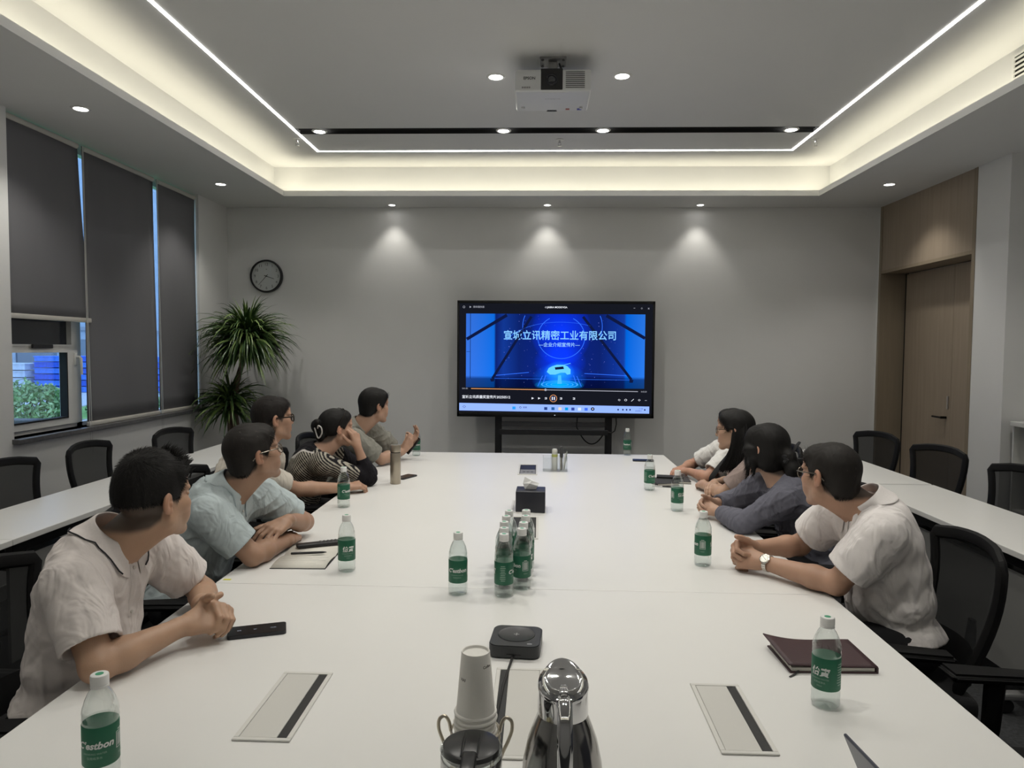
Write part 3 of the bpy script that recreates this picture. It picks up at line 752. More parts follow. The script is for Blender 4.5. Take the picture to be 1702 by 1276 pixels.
MB().rbox(-.56, .54, -.10, .10, .735, .75, .004).build('tray', stm, tv)
MB().rbox(-.56, .54, -.11, -.10, .735, .79, .004).build('tray_lip', stm, tv)
MB().rbox(-.56, .54, .07, .11, .80, .85, .004).build('crossbar', mat('grey crossbar', (.16, .16, .17), .35, .7, bump=.03), tv)
MB().rbox(-.56, .54, .07, .11, .25, .31, .004).build('crossbar', stm, tv)
cbm = mat('black cable', (.01, .01, .01), .5, bump=.05)
def sag(a, b, d, n=14):
    return [(a[0] + (b[0] - a[0]) * k / n, a[1] + (b[1] - a[1]) * k / n, a[2] + (b[2] - a[2]) * k / n - d * 4 * (k / n) * (1 - k / n)) for k in range(n + 1)]
MB().tube(sag((.23, .05, .80), (.50, .05, .72), .13), .006, 6).build('cable', cbm, tv, True)
MB().tube([(.24, .06, 1.0), (.23, .05, .80)], .006, 6).build('cable', cbm, tv, True)
MB().tube([(.63, .03, .95), (.635, .02, .84), (.62, .02, .77), (.585, .03, .745), (.545, .05, .75)], .006, 6).build('cable', cbm, tv, True)

# ------------------------------------------------------------------ wall clock
ck = thing('wall_clock', 'round black rimmed wall clock above the potted plant', 'clock', (-2.93, YB - .001, 2.368))
Mx = Matrix.Rotation(rad(90), 4, 'X')
MB().lathe([(.158, 0), (.176, 0), (.178, .02), (.172, .042), (.16, .044), (.157, .03)], 56, M=Mx, cap=False).build('rim', blackm, ck, True)
MB().lathe([(0, .016), (.16, .016), (.16, .001), (0, .001)], 56, M=Mx, cap=False).build('dial', mat('clock dial white', (.72, .72, .71), .6, bump=.02), ck)
m = MB()
for k in range(1, 13):
    a = rad(90 - 30 * k); v, f = text_mesh(str(k), .042, 0, -.0003)
    m.add([(p[0] + .126 * math.cos(a), -.018, p[1] + .126 * math.sin(a)) for p in v], f)
m.build('numerals', blackm, ck)
def hand(ang, l, w, tail, y):
    d = Vector((math.sin(rad(ang)), 0, math.cos(rad(ang)))); n = Vector((d.z, 0, -d.x)) * w
    q = [d * -tail - n, d * -tail + n, d * l + n * .6, d * l - n * .6]
    MB().add([(p.x, y, p.z) for p in q] + [(p.x, y - .001, p.z) for p in q], [(0, 1, 2, 3), (7, 6, 5, 4), (0, 4, 5, 1), (1, 5, 6, 2), (2, 6, 7, 3), (3, 7, 4, 0)]).build('hand', blackm, ck)
hand(109, .09, .0035, .025, -.021); hand(222, .125, .0028, .025, -.024)
MB().lathe([(0, .016), (.006, .016), (.006, .028), (0, .028)], 14, M=Mx, cap=False).build('hub', blackm, ck)
MB().box(-.003, .003, -.0175, -.0165, .07, .078).build('dial_mark', blackm, ck)
MB().lathe([(0, .034), (.158, .034), (.158, .0335)], 48, M=Mx, cap=False).build('clock_glass', clear_mat('clock glass', (.93, .95, .95), .02, .3, .02), ck)

# ------------------------------------------------------------------ projector
pj = thing('projector', 'white ceiling projector with a square black lens recess', 'projector', (.075, 4.45, ZU))
pw = mat('white projector plastic', (.66, .67, .68), .4, bump=.04)
Z0, Z1 = -.235, -.10
MB().rbox(-.235, .235, 0, .37, Z0, Z1, .014, 3).build('case', pw, pj, True)
MB().rbox(-.075, .06, -.003, .03, Z0 + .01, Z1 + .004, .004).build('lens_recess', blackm, pj)
m = MB().lathe([(.030, -.012), (.036, -.012), (.036, .004), (.026, .004), (.026, -.006)], 28, M=Matrix.Translation((-.008, -.004, -.165)) @ Mx.inverted(), cap=False)
MB().lathe([(.024, 0), (.036, 0), (.038, .006), (.03, .012), (.024, .008)], 28, M=Matrix.Translation((-.008, -.003, -.165)) @ Mx, cap=False).build('lens_ring', mat('dark lens ring', (.03, .03, .035), .25, .5, bump=.02), pj, True)
MB().lathe([(0, .009), (.012, .008), (.024, .004), (.024, 0), (0, 0)], 28, M=Matrix.Translation((-.008, -.003, -.165)) @ Mx, cap=False).build('lens', mat('lens glass', (.01, .012, .02), .04, coat=1.), pj, True)
gm = mat('grille shade', (.08, .08, .085), .6, bump=.05)
for k in range(9): MB().box(.078, .195, -.0015, .01, Z0 + .022 + k * .0115, Z0 + .0265 + k * .0115).build('vent_slot', gm, pj)
v, f = text_mesh('EPSON', .024, 0, .0006)
MB().add([(p[0] - .145, -.0012, p[1] - .155) for p in v], f).build('lettering', mat('grey print', (.08, .08, .09), .5, bump=.02), pj)
for k in range(5): MB().box(-.19 + k * .011, -.185 + k * .011, -.0012, .005, Z0 + .02, Z0 + .03).build('indicator', gm, pj)
v, f = text_mesh('3LCD PROJECTOR', .012)
MB().add([(p[0], .13 - p[1], Z0 - .0008) for p in v], [q[::-1] for q in f]).build('lettering', gm, pj)
MB().box(.165, .195, .31, .34, Z0 - .0012, Z0).build('blue_sticker', mat('blue sticker', (.05, .06, .35), .5, bump=.02), pj)
MB().box(.09, .115, .31, .335, Z0 - .0012, Z0).build('red_sticker', mat('red sticker', (.35, .08, .06), .5, bump=.02), pj)
MB().box(-.07, .09, .015, .03, Z0 - .002, Z0).build('foot_bar', pw, pj)
for x in (-.19, .19): MB().lathe([(.012, -.012), (.012, 0)], 14, c=(x, .28, Z0)).build('foot', pw, pj)
MB().rbox(-.035, .035, .335, .375, Z0 + .0, Z0 + .03, .004).build('rear_plug', gm, pj)
br = mat('grey bracket steel', (.33, .33, .33), .4, .6, bump=.03)
MB().rbox(-.085, .085, .06, .20, -.012, 0, .003).build('ceiling_plate', br, pj)
for x in (-.065, .065):
    for y in (.08, .18): MB().lathe([(.009, -.018), (.009, -.012)], 10, c=(x, y, 0)).build('bolt', gm, pj)
MB().rbox(-.03, .03, .10, .16, -.105, -.012, .006).build('drop_post', br, pj)
for s in (-1, 1): MB().tube([(s * .02, .13, -.09), (s * .14, .08, -.097), (s * .16, .06, -.10)], .009, 6).tube([(s * .02, .14, -.09), (s * .12, .24, -.097)], .009, 6).build('bracket_arm', br, pj, True)
MB().tube([(.04, .12, -.02), (.055, .11, -.06), (.075, .12, -.095)], .006, 6).build('cable', cbm, pj, True)
# ------------------------------------------------------------------ people: distance-field bodies, meshed by surface nets
class Vol:
    def __init__(s, lo, hi, h, zfine=None):
        s.ax = []
        for i in range(3):
            if i == 2 and zfine is not None and zfine > lo[2]:
                a = np.concatenate([np.arange(lo[2], zfine - h, h * 3), np.arange(zfine, hi[2] + h, h)])
            else: a = np.arange(lo[i], hi[i] + h, h)
            s.ax.append(a.astype(np.float32))
        s.h = h
        s.D = np.full([len(a) for a in s.ax], .4, np.float32)
    def view(s, lo, hi, pad):
        sl = []; g = []
        for i in range(3):
            a = s.ax[i]
            p0 = int(np.searchsorted(a, lo[i] - pad)); p1 = int(np.searchsorted(a, hi[i] + pad))
            if p1 - p0 < 1: return None, None
            sl.append(slice(p0, p1)); shp = [1, 1, 1]; shp[i] = -1
            g.append(a[p0:p1].reshape(shp))
        return tuple(sl), g
    def comb(s, sl, d, k, op):
        a = s.D[sl]
        if op == 's': a = -a
        if k <= 1e-5: r = np.minimum(a, d)
        else:
            h = np.clip(.5 + .5 * (d - a) / k, 0, 1)
            r = d + (a - d) * h - k * h * (1 - h)
        s.D[sl] = -r if op == 's' else r
    def cone(s, a, b, ra, rb, k=.008, op='u'):
        a = np.asarray(a, float); b = np.asarray(b, float); R = max(ra, rb)
        sl, g = s.view(np.minimum(a, b) - R, np.maximum(a, b) + R, k + 3 * s.h)
        if sl is None: return
        ba = b - a; L2 = float(ba @ ba) + 1e-12
        p = [g[i] - a[i] for i in range(3)]
        h = np.clip((p[0] * ba[0] + p[1] * ba[1] + p[2] * ba[2]) / L2, 0, 1)
        d = np.sqrt((p[0] - ba[0] * h) ** 2 + (p[1] - ba[1] * h) ** 2 + (p[2] - ba[2] * h) ** 2) - (ra + (rb - ra) * h)
        s.comb(sl, d, k, op)
    def chain(s, pts, rs, k=.01, op='u'):
        for i in range(len(pts) - 1): s.cone(pts[i], pts[i + 1], rs[i], rs[i + 1], k, op)
    def loc(s, g, c, Rm):
        p = [g[i] - c[i] for i in range(3)]
        return [p[0] * Rm[0, j] + p[1] * Rm[1, j] + p[2] * Rm[2, j] for j in range(3)]
    def ell(s, c, r, Rm=np.eye(3), k=.01, op='u'):
        c = np.asarray(c, float); r = np.asarray(r, float)
        ext = np.sqrt(((Rm * r) ** 2).sum(1))
        sl, g = s.view(c - ext, c + ext, k + 3 * s.h)
        if sl is None: return
        q = s.loc(g, c, Rm)
        k0 = np.sqrt((q[0] / r[0]) ** 2 + (q[1] / r[1]) ** 2 + (q[2] / r[2]) ** 2)
        k1 = np.sqrt((q[0] / r[0] ** 2) ** 2 + (q[1] / r[1] ** 2) ** 2 + (q[2] / r[2] ** 2) ** 2) + 1e-9
        s.comb(sl, k0 * (k0 - 1) / k1, k, op)
    def cyl(s, a, b, r, k=.002, op='s'):
        a = np.asarray(a, float); b = np.asarray(b, float)
        sl, g = s.view(np.minimum(a, b) - r, np.maximum(a, b) + r, k + 2 * s.h)
        if sl is None: return
        L = np.linalg.norm(b - a); u = (b - a) / L
        p = [g[i] - (a[i] + b[i]) / 2 for i in range(3)]
        t = p[0] * u[0] + p[1] * u[1] + p[2] * u[2]
        rr = np.sqrt((p[0] - t * u[0]) ** 2 + (p[1] - t * u[1]) ** 2 + (p[2] - t * u[2]) ** 2) - r
        d = np.maximum(rr, np.abs(t) - L / 2)
        s.comb(sl, d, k, op)
    def sample(s, P):
        ix = [np.clip(np.searchsorted(s.ax[i], P[:, i]), 2, len(s.ax[i]) - 3) for i in range(3)]
        D = s.D; d = D[ix[0], ix[1], ix[2]]
        g = np.stack([D[ix[0] + 2, ix[1], ix[2]] - D[ix[0] - 2, ix[1], ix[2]], D[ix[0], ix[1] + 2, ix[2]] - D[ix[0], ix[1] - 2, ix[2]], D[ix[0], ix[1], ix[2] + 2] - D[ix[0], ix[1], ix[2] - 2]], 1)
        return d, g / (np.linalg.norm(g, axis=1)[:, None] + 1e-9)
    def full(s):
        return [s.ax[i].reshape([-1 if j == i else 1 for j in range(3)]) for i in range(3)]
    def mesh(s):
        D = s.D; I = D < 0
        c = np.zeros([n - 1 for n in D.shape], np.uint8); Iu = I.view(np.uint8)
        for a in (0, 1):
            for b in (0, 1):
                for e in (0, 1): c += Iu[a:D.shape[0] - 1 + a, b:D.shape[1] - 1 + b, e:D.shape[2] - 1 + e]
        act = (c > 0) & (c < 8)
        idx = np.argwhere(act)
        vid = np.full(act.shape, -1, np.int32); vid[act] = np.arange(len(idx))
        pos = np.zeros((len(idx), 3)); cnt = np.zeros(len(idx))
        for ax in range(3):
            o1, o2 = [i for i in range(3) if i != ax]
            for p in (0, 1):
                for q in (0, 1):
                    A = idx.copy(); A[:, o1] += p; A[:, o2] += q
                    B = A.copy(); B[:, ax] += 1
                    da = D[A[:, 0], A[:, 1], A[:, 2]]; db = D[B[:, 0], B[:, 1], B[:, 2]]
                    m = (da < 0) != (db < 0)
                    t = np.where(m, da / np.where(m, da - db, 1), 0)
                    P = np.stack([s.ax[i][A[:, i]] for i in range(3)], 1).astype(float)
                    P[:, ax] += t * (s.ax[ax][B[:, ax]] - s.ax[ax][A[:, ax]])
                    pos += P * m[:, None]; cnt += m
        pos /= cnt[:, None]
        F = []
        for ax in range(3):
            o1, o2 = (ax + 1) % 3, (ax + 2) % 3
            n = D.shape
            s0 = [slice(None)] * 3; s1 = [slice(None)] * 3
            s0[ax] = slice(0, n[ax] - 1); s1[ax] = slice(1, n[ax])
            a0 = I[tuple(s0)]; X = a0 != I[tuple(s1)]
            E = np.argwhere(X); ins = a0[X]
            ok = (E[:, o1] > 0) & (E[:, o2] > 0) & (E[:, o1] < n[o1] - 1) & (E[:, o2] < n[o2] - 1)
            E = E[ok]; ins = ins[ok]
            q = []
            for d1, d2 in ((1, 1), (0, 1), (0, 0), (1, 0)):
                T = E.copy(); T[:, o1] -= d1; T[:, o2] -= d2
                q.append(vid[T[:, 0], T[:, 1], T[:, 2]])
            q = np.stack(q, 1)
            q[~ins] = q[~ins][:, ::-1]
            F.append(q)
        F = np.concatenate(F)
        return pos, F
def np_mesh(name, V, F, m, parent, base, col=None, smooth=True):
    me = bpy.data.meshes.new(name)
    V = V - np.asarray(base)
    me.vertices.add(len(V)); me.vertices.foreach_set('co', V.astype(np.float32).ravel())
    k = F.shape[1]
    me.loops.add(F.size); me.loops.foreach_set('vertex_index', F.astype(np.int32).ravel())
    me.polygons.add(len(F)); me.polygons.foreach_set('loop_start', np.arange(0, F.size, k, dtype=np.int32))
    me.update(calc_edges=True); me.validate()
    if smooth: me.shade_smooth()
    if col is not None:
        a = me.color_attributes.new('tone', 'FLOAT_COLOR', 'POINT')
        a.data.foreach_set('color', np.concatenate([col, np.ones((len(col), 1))], 1).astype(np.float32).ravel())
    me.materials.append(m)
    o = bpy.data.objects.new(name, me); COL.objects.link(o); o.parent = parent
    return o
def tone_mat(name, rough=.5, bump=0., bscale=300., sss=0., spec=.4, vscale=60, vamt=.06, crease=0.):
    if name in MATS: return MATS[name]
    m = bpy.data.materials.new(name); m.use_nodes = True
    nt = m.node_tree; p = nt.nodes['Principled BSDF']
    a = nt.nodes.new('ShaderNodeAttribute'); a.attribute_name = 'tone'
    tc = nt.nodes.new('ShaderNodeTexCoord'); n = nt.nodes.new('ShaderNodeTexNoise'); n.inputs['Scale'].default_value = vscale; n.inputs['Detail'].default_value = 4
    nt.links.new(tc.outputs['Object'], n.inputs['Vector'])
    mr = nt.nodes.new('ShaderNodeMapRange'); mr.inputs['To Min'].default_value = 1 - vamt; mr.inputs['To Max'].default_value = 1 + vamt
    nt.links.new(n.outputs['Fac'], mr.inputs[0])
    mx = nt.nodes.new('ShaderNodeMix'); mx.data_type = 'RGBA'; mx.blend_type = 'MULTIPLY'; mx.inputs[0].default_value = 1
    nt.links.new(a.outputs['Color'], mx.inputs[6]); nt.links.new(mr.outputs[0], mx.inputs[7])
    nt.links.new(mx.outputs[2], p.inputs['Base Color'])
    p.inputs['Roughness'].default_value = rough; p.inputs['Specular IOR Level'].default_value = spec
    if sss:
        p.inputs['Subsurface Weight'].default_value = sss; p.inputs['Subsurface Radius'].default_value = (.008, .003, .0015); p.inputs['Subsurface Scale'].default_value = 1
    if bump:
        n2 = nt.nodes.new('ShaderNodeTexNoise'); n2.inputs['Scale'].default_value = bscale
        nt.links.new(tc.outputs['Object'], n2.inputs['Vector'])
        b = nt.nodes.new('ShaderNodeBump'); b.inputs['Strength'].default_value = bump; b.inputs['Distance'].default_value = .001
        nt.links.new(n2.outputs['Fac'], b.inputs['Height']); nt.links.new(b.outputs[0], p.inputs['Normal'])
        if crease:
            n3 = nt.nodes.new('ShaderNodeTexNoise'); n3.inputs['Scale'].default_value = 9; n3.inputs['Detail'].default_value = 2; n3.inputs['Distortion'].default_value = 1.6
            mp = nt.nodes.new('ShaderNodeMapping'); mp.inputs['Scale'].default_value = (1, 1.6, .7); mp.inputs['Rotation'].default_value = (.5, .4, .3)
            nt.links.new(tc.outputs['Object'], mp.inputs[0]); nt.links.new(mp.outputs[0], n3.inputs['Vector'])
            b2 = nt.nodes.new('ShaderNodeBump'); b2.inputs['Strength'].default_value = crease; b2.inputs['Distance'].default_value = .03
            nt.links.new(n3.outputs['Fac'], b2.inputs['Height']); nt.links.new(b2.outputs[0], b.inputs['Normal'])
    MATS[name] = m
    return m
skin_m = tone_mat('skin', .48, .25, 350, .08, .4, 25, .07)
cloth_m = tone_mat('woven cloth', .85, .3, 900, 0, .2, 300, .05, crease=.55)
HAIR_BLACK = (.0075, .0068, .0065); HAIR_GREY = (.017, .0145, .013)
hair_m = tone_mat('hair', .60, .1, 300, 0, .22, 40, .2)
trou_m = tone_mat('trouser cloth', .85, .3, 700, 0, .2)
shoe_m = mat('black shoe leather', (.012, .011, .011), .35, bump=.1)
gl_m = mat('dark glasses frame', (.02, .014, .010), .3, .4, bump=.02)
glw_m = mat('thin metal glasses frame', (.20, .18, .15), .3, .9, bump=.02)
lens_m = clear_mat('spectacle lens', (.94, .95, .95), .03, .4, .02)

A3 = lambda *p: np.array(p, float)
def nrm(v): v = np.asarray(v, float); return v / (np.linalg.norm(v) + 1e-12)
def sstep(a, b, x): t = np.clip((x - a) / (b - a), 0, 1); return t * t * (3 - 2 * t)
def head_frame(yaw, pitch=0, roll=0):
    a, p, r = rad(yaw), rad(pitch), rad(roll)
    f = A3(math.cos(a) * math.cos(p), math.sin(a) * math.cos(p), math.sin(p))
    x = A3(math.sin(a), -math.cos(a), 0); u = np.cross(x, f)
    x, u = x * math.cos(r) + u * math.sin(r), u * math.cos(r) - x * math.sin(r)
    return np.stack([x, f, u], 1)
ZL_Y = np.array([-.12, -.085, -.05, -.022, -.008, .012, .028, .04, .055, .072, .085, .12])
def hairline(y, kind):
    z = {'short': [-.070, -.072, -.066, -.045, .005, .006, -.012, .012, .036, .060, .072, .078],
         'bob': [-.12, -.12, -.11, -.10, -.09, -.085, -.07, -.03, .02, .055, .068, .072],
         'up': [-.085, -.085, -.075, -.045, .010, .010, -.004, .018, .036, .056, .068, .072],
         'long': [-.12, -.12, -.11, -.09, .012, .012, -.004, .014, .034, .060, .074, .08]}[kind]
    return np.interp(y, ZL_Y, np.array(z))
class Head:
    def __init__(s, c, R, sc): s.c = np.asarray(c, float); s.R = R; s.s = sc
    def w(s, x, y, z): return s.c + s.R @ (np.array([x, y, z], float) * s.s)
    def d(s, x, y, z): return s.R @ np.array([x, y, z], float)
    def loc(s, P): return (P - s.c) @ s.R / s.s
def add_head(V, H, fem=False):
    w, R, k = H.w, H.R, H.s
    E = lambda c, r, kk=.012, op='u', RR=None: V.ell(w(*c), np.array(r) * k, R if RR is None else R @ RR, kk, op)
    E((0, -.014, .034), (.075, .094, .084), .01)
    E((0, .022, -.022), (.066, .072, .082), .02)
    E((0, .074, .045), (.050, .026, .036), .02)                       # forehead
    jw = .046 if fem else .052
    for s in (-1, 1):
        V.cone(w(s * jw, .006, -.058), w(s * .016, .074, -.098), .020 * k, .017 * k, .022)
        E((s * .046, .064, -.018), (.020, .022, .018), .022)            # cheekbone
        E((s * .030, .073, -.052), (.022, .020, .030), .02)
        E((s * .034, .078, .026), (.024, .014, .009), .012)             # brow ridge
        E((s * .032, .098, .006), (.018, .013, .011), .010, 's')        # socket
        E((s * .032, .079, .004), (.0125, .0125, .0125), .002)          # eyeball
        V.cone(w(s * .019, .089, .007), w(s * .032, .0925, .0125), .0032 * k, .0035 * k, .003)
        V.cone(w(s * .032, .0925, .0125), w(s * .046, .084, .006), .0035 * k, .003 * k, .003)
        V.cone(w(s * .020, .088, -.001), w(s * .044, .083, -.002), .003 * k, .003 * k, .003)
    E((0, .080, -.100), (.020, .018, .016), .018)                      # chin
    V.cone(w(0, .089, .016), w(0, .108, -.026), .0065 * k, .0105 * k, .010)
    V.cone(w(0, .092, -.03), w(0, .106, -.029), .010 * k, .010 * k, .008)
    for s in (-1, 1):
        V.cone(w(s * .012, .094, -.031), w(s * .010, .100, -.030), .0085 * k, .007 * k, .006)
    E((0, .083, -.060), (.027, .016, .020), .014)
    E((0, .098, -.0575), (.021, .0075, .0052), .004)
    E((0, .0965, -.0690), (.018, .0085, .0062), .004)
    V.cone(w(-.022, .097, -.0630), w(.022, .097, -.0630), .0016, .0016, .003, 's')
    # ears
    for s in (-1, 1):
        a = rad(22 * s); b = rad(-12)
        Rz = np.array([[math.cos(a), -math.sin(a), 0], [math.sin(a), math.cos(a), 0], [0, 0, 1]])
        Rx = np.array([[1, 0, 0], [0, math.cos(b), -math.sin(b)], [0, math.sin(b), math.cos(b)]])
        RR = Rz @ Rx
        E((s * .079, -.012, .000), (.010, .019, .031), .006, 'u', RR)
        E((s * .087, -.006, .002), (.007, .010, .018), .005, 's', RR)
        E((s * .081, -.003, -.004), (.006, .005, .008), .004, 'u', RR)
        E((s * .078, -.004, -.024), (.007, .009, .010), .006, 'u', RR)
def hand_geo(V, W, d, n, right, curl=(20, 30, 20), spread=0., thumb=(.55, .75, -.25), tcurl=20, sc=1., nails=None, fan=(0, 0, 0, 0)):
    d = nrm(d); n = np.asarray(n, float); n = nrm(n - d * (n @ d))
    s = -np.cross(d, n) if right else np.cross(d, n)                   # towards the thumb
    off = [.029, .0098, -.0098, -.028]; kl = [.090, .094, .089, .080]; fl = [.93, 1.0, .94, .76]
    wr = [.0092, .0095, .0090, .0080]
    V.cone(W - d * .01, W + d * .03, .024 * sc, .023 * sc, .012)
    for i in range(4):
        b = W + (d * .022 + s * off[i] * .55) * sc; K = W + (d * kl[i] + s * off[i] + n * (.003 - .0025 * abs(i - 1.2))) * sc
        V.cone(b, K, .0165 * sc, .0122 * sc, .010)
        dd = nrm(d + s * spread * (1.5 - i) * .35); ang = 0.
        P = K; r0 = wr[i] * 1.12 * sc
        cu = [c + fan[i] for c in curl]
        for j, (L, a) in enumerate(zip((.043, .027, .022), cu)):
            ang += a; t = dd * math.cos(rad(ang)) - n * math.sin(rad(ang))
            Q = P + t * L * fl[i] * sc; r1 = wr[i] * (1.02 - .11 * (j + 1)) * sc
            V.cone(P, Q, r0, r1, .003 if j else .006)
            P = Q; r0 = r1 * 1.03
        if nails is not None:
            up = dd * math.sin(rad(ang)) + n * math.cos(rad(ang)); nails.append((P + up * r0 * .8 - t * .002, .0062 * sc))
    t1 = nrm(d * thumb[0] + s * thumb[1] + n * thumb[2])
    B = W + (d * .018 + s * .016 - n * .006) * sc; Q = B + t1 * .046 * sc
    V.cone(B, Q, .0165 * sc, .0130 * sc, .012)
    a = rad(tcurl); t2 = nrm(t1 * math.cos(a) + d * math.sin(a)); P2 = Q + t2 * .034 * sc
    V.cone(Q, P2, .0122 * sc, .0105 * sc, .006)
    t3 = nrm(t2 * math.cos(a) + d * math.sin(a)); P3 = P2 + t3 * .024 * sc
    V.cone(P2, P3, .0104 * sc, .0085 * sc, .004)
    if nails is not None: nails.append((P3 + n * .007 * sc, .007 * sc))
def folds(P, lam, amp, seed, ax=None):
    rg = np.random.default_rng(seed); out = 0
    x, y, z = P
    for i in range(5):
        a = rg.normal(size=3); a[2] *= .6; a /= np.linalg.norm(a); b = rg.normal(size=3); b /= np.linalg.norm(b); c = rg.normal(size=3); c /= np.linalg.norm(c)
        L = lam * (.7 + .9 * rg.random())
        w = np.sin((x * b[0] + y * b[1] + z * b[2]) * 2 * np.pi / (L * 3.2) + rg.random() * 6)
        ph = (x * a[0] + y * a[1] + z * a[2]) * 2 * np.pi / L + 2.2 * w
        g = .5 + .5 * np.sin((x * c[0] + y * c[1] + z * c[2]) * 2 * np.pi / (L * 4.1) + rg.random() * 6)
        out = out + (1 - np.abs(np.sin(ph))) ** 2 * g
    return out * amp / 1.6

def strands(Vs, Ns, n, flow, L, lift, w, seed, jit=.25, curve=.5):
    rg = np.random.default_rng(seed)
    ix = rg.integers(0, len(Vs), n)
    P = Vs[ix] - Ns[ix] * .002; N = Ns[ix]
    T = flow(P); T /= np.linalg.norm(T, axis=1)[:, None] + 1e-9
    T = T + rg.normal(size=P.shape) * jit
    T = T - N * (T * N).sum(1)[:, None]
    T /= np.linalg.norm(T, axis=1)[:, None] + 1e-9
    l = (L * (.6 + .6 * rg.random(n)))[:, None]
    lf_ = lift(P)[:, None] if callable(lift) else lift
    bend = l / .085 * .5
    D0 = T + N * (lf_ - bend * .5); D0 /= np.linalg.norm(D0, axis=1)[:, None]
    D1 = T + N * (lf_ - bend * 1.5); D1 /= np.linalg.norm(D1, axis=1)[:, None]
    A = P; B = P + D0 * l * .5; Cc = B + D1 * l * .5
    S = np.cross(T, N); S /= np.linalg.norm(S, axis=1)[:, None] + 1e-9; S = S * w
    V = np.stack([A - S, A + S, B + S * .8, B - S * .8, Cc + S * .15, Cc - S * .15], 1).reshape(-1, 3)
    b = (np.arange(n) * 6)[:, None]
    F = np.concatenate([b + np.array([[0, 1, 2, 3]]), b + np.array([[3, 2, 4, 5]])])
    return V, F
def vnormals(V, F):
    a = np.cross(V[F[:, 2]] - V[F[:, 0]], V[F[:, 3]] - V[F[:, 1]])
    N = np.zeros_like(V)
    for i in range(4): np.add.at(N, F[:, i], a)
    return N / (np.linalg.norm(N, axis=1)[:, None] + 1e-12)
def join(parts):
    Vs = []; Fs = []; o = 0
    for V, F in parts: Vs.append(V); Fs.append(F + o); o += len(V)
    return np.concatenate(Vs), np.concatenate(Fs)

def collar(N, axis, fwd, r, hgt, fall, m, parent, base, gap=26, tip=.02, name='collar', flare=.024, stripe=None, vol=None):
    axis = nrm(axis); fwd = nrm(fwd - axis * (fwd @ axis)); rt = np.cross(fwd, axis)
    n = 36; prof = []
    V = []; F = []; C_ = []
    for i in range(n + 1):
        q = i / n; a = rad(gap + (360 - 2 * gap) * q)
        dirv = fwd * math.cos(a) + rt * math.sin(a)
        e = abs(2 * q - 1) ** 3                                  # 1 at the front tips
        rr = r * (1 + .10 * abs(math.sin(a)))
        h = hgt * (1 - .35 * e)
        fl = fall + tip * e
        row = [N + dirv * (rr - .002) + axis * -.008, N + dirv * (rr - .001) + axis * h * .55, N + dirv * rr + axis * h,
               N + dirv * (rr + .006) + axis * (h + .001), N + dirv * (rr + flare * .55) + axis * (h - fl * .5), N + dirv * (rr + flare) + axis * (h - fl * .86) + fwd * e * .006, N + dirv * (rr + flare * 1.12) + axis * (h - fl) + fwd * e * .010]
        V += row
        for j in range(7): C_.append(stripe if (stripe is not None and j >= 5 and 0) else None)
    for i in range(n):
        for j in range(6):
            a = i * 7 + j; F.append((a, a + 7, a + 8, a + 1))
    if vol is not None:
        V = np.array(V); jj = np.arange(len(V)) % 7
        for it in range(4):
            d, g = vol.sample(V)
            want = np.where(jj >= 4, .0065, np.where(jj == 3, .003, -1))
            mv = np.clip(want - d, 0, .02); V = V + g * mv[:, None]
    o = np_mesh(name, np.array(V), np.array(F), m, parent, base)
    md = o.modifiers.new('thick', 'SOLIDIFY'); md.thickness = .0036
    md2 = o.modifiers.new('round', 'SUBSURF'); md2.levels = 1; md2.render_levels = 1
    return o, np.array(V).reshape(n + 1, 7, 3)

def glasses(H, parent, base, m, wr=.0018, up=0., shape=1.0, thick=None, lens=True, grow=1.0):
    """frame on the head; up tips it onto the crown"""
    a = rad(up); ca, sa = math.cos(a), math.sin(a)
    def p(x, y, z):
        y0, z0 = -.02, .0
        yy = y - y0; zz = z - z0
        return H.w(x * (1 + (grow - 1) * .4), y0 + (yy * ca - zz * sa) * grow, z0 + (yy * sa + zz * ca) * grow) - base
    mb = MB()
    for s in (-1, 1):
        pts = []
        for k in range(20):
            t = 2 * math.pi * k / 20; cx, sx = math.cos(t), math.sin(t)
            f = (abs(cx) ** 3 + abs(sx) ** 3) ** (-1 / 3) if shape < 1 else 1.
            pts.append(p(s * .034 + .025 * cx * f * .98, .106 - .006 * abs(s * .034 + .025 * cx) / .05, .002 + .019 * (1 if shape < 1 else 1.15) * sx * f))
        mb.tube(pts, thick or wr, 6, closed=True)
        mb.tube([p(s * .057, .102, .010), p(s * .070, .092, .012), p(s * .078, .06, .012), p(s * .083, .0, .014), p(s * .083, -.02, .010), p(s * .081, -.04, -.008)], [wr * 1.1] * 5 + [wr * 1.3], 6)
    mb.tube([p(-.010, .108, .006), p(0, .110, .009), p(.010, .108, .006)], wr, 6)
    o = mb.build('glasses', m, parent, True)
    if lens:
        q = MB()
        for s in (-1, 1):
            q.add([p(s * .034 + .024 * math.cos(t), .106 - .0035, .002 + .019 * math.sin(t)) for t in [2 * math.pi * k / 18 for k in range(18)]], [tuple(range(18))])
        q.build('lens', lens_m, o)
    return o

def smooth_pts(pts, n=8):
    P = [np.asarray(p, float) for p in pts]; out = []
    P = [2 * P[0] - P[1]] + P + [2 * P[-1] - P[-2]]
    for i in range(1, len(P) - 2):
        for k in range(n):
            t = k / n
            out.append(.5 * ((2 * P[i]) + (P[i + 1] - P[i - 1]) * t + (2 * P[i - 1] - 5 * P[i] + 4 * P[i + 1] - P[i + 2]) * t * t + (3 * P[i] - P[i - 1] - 3 * P[i + 1] + P[i + 2]) * t ** 3))
    out.append(P[-2]); return out

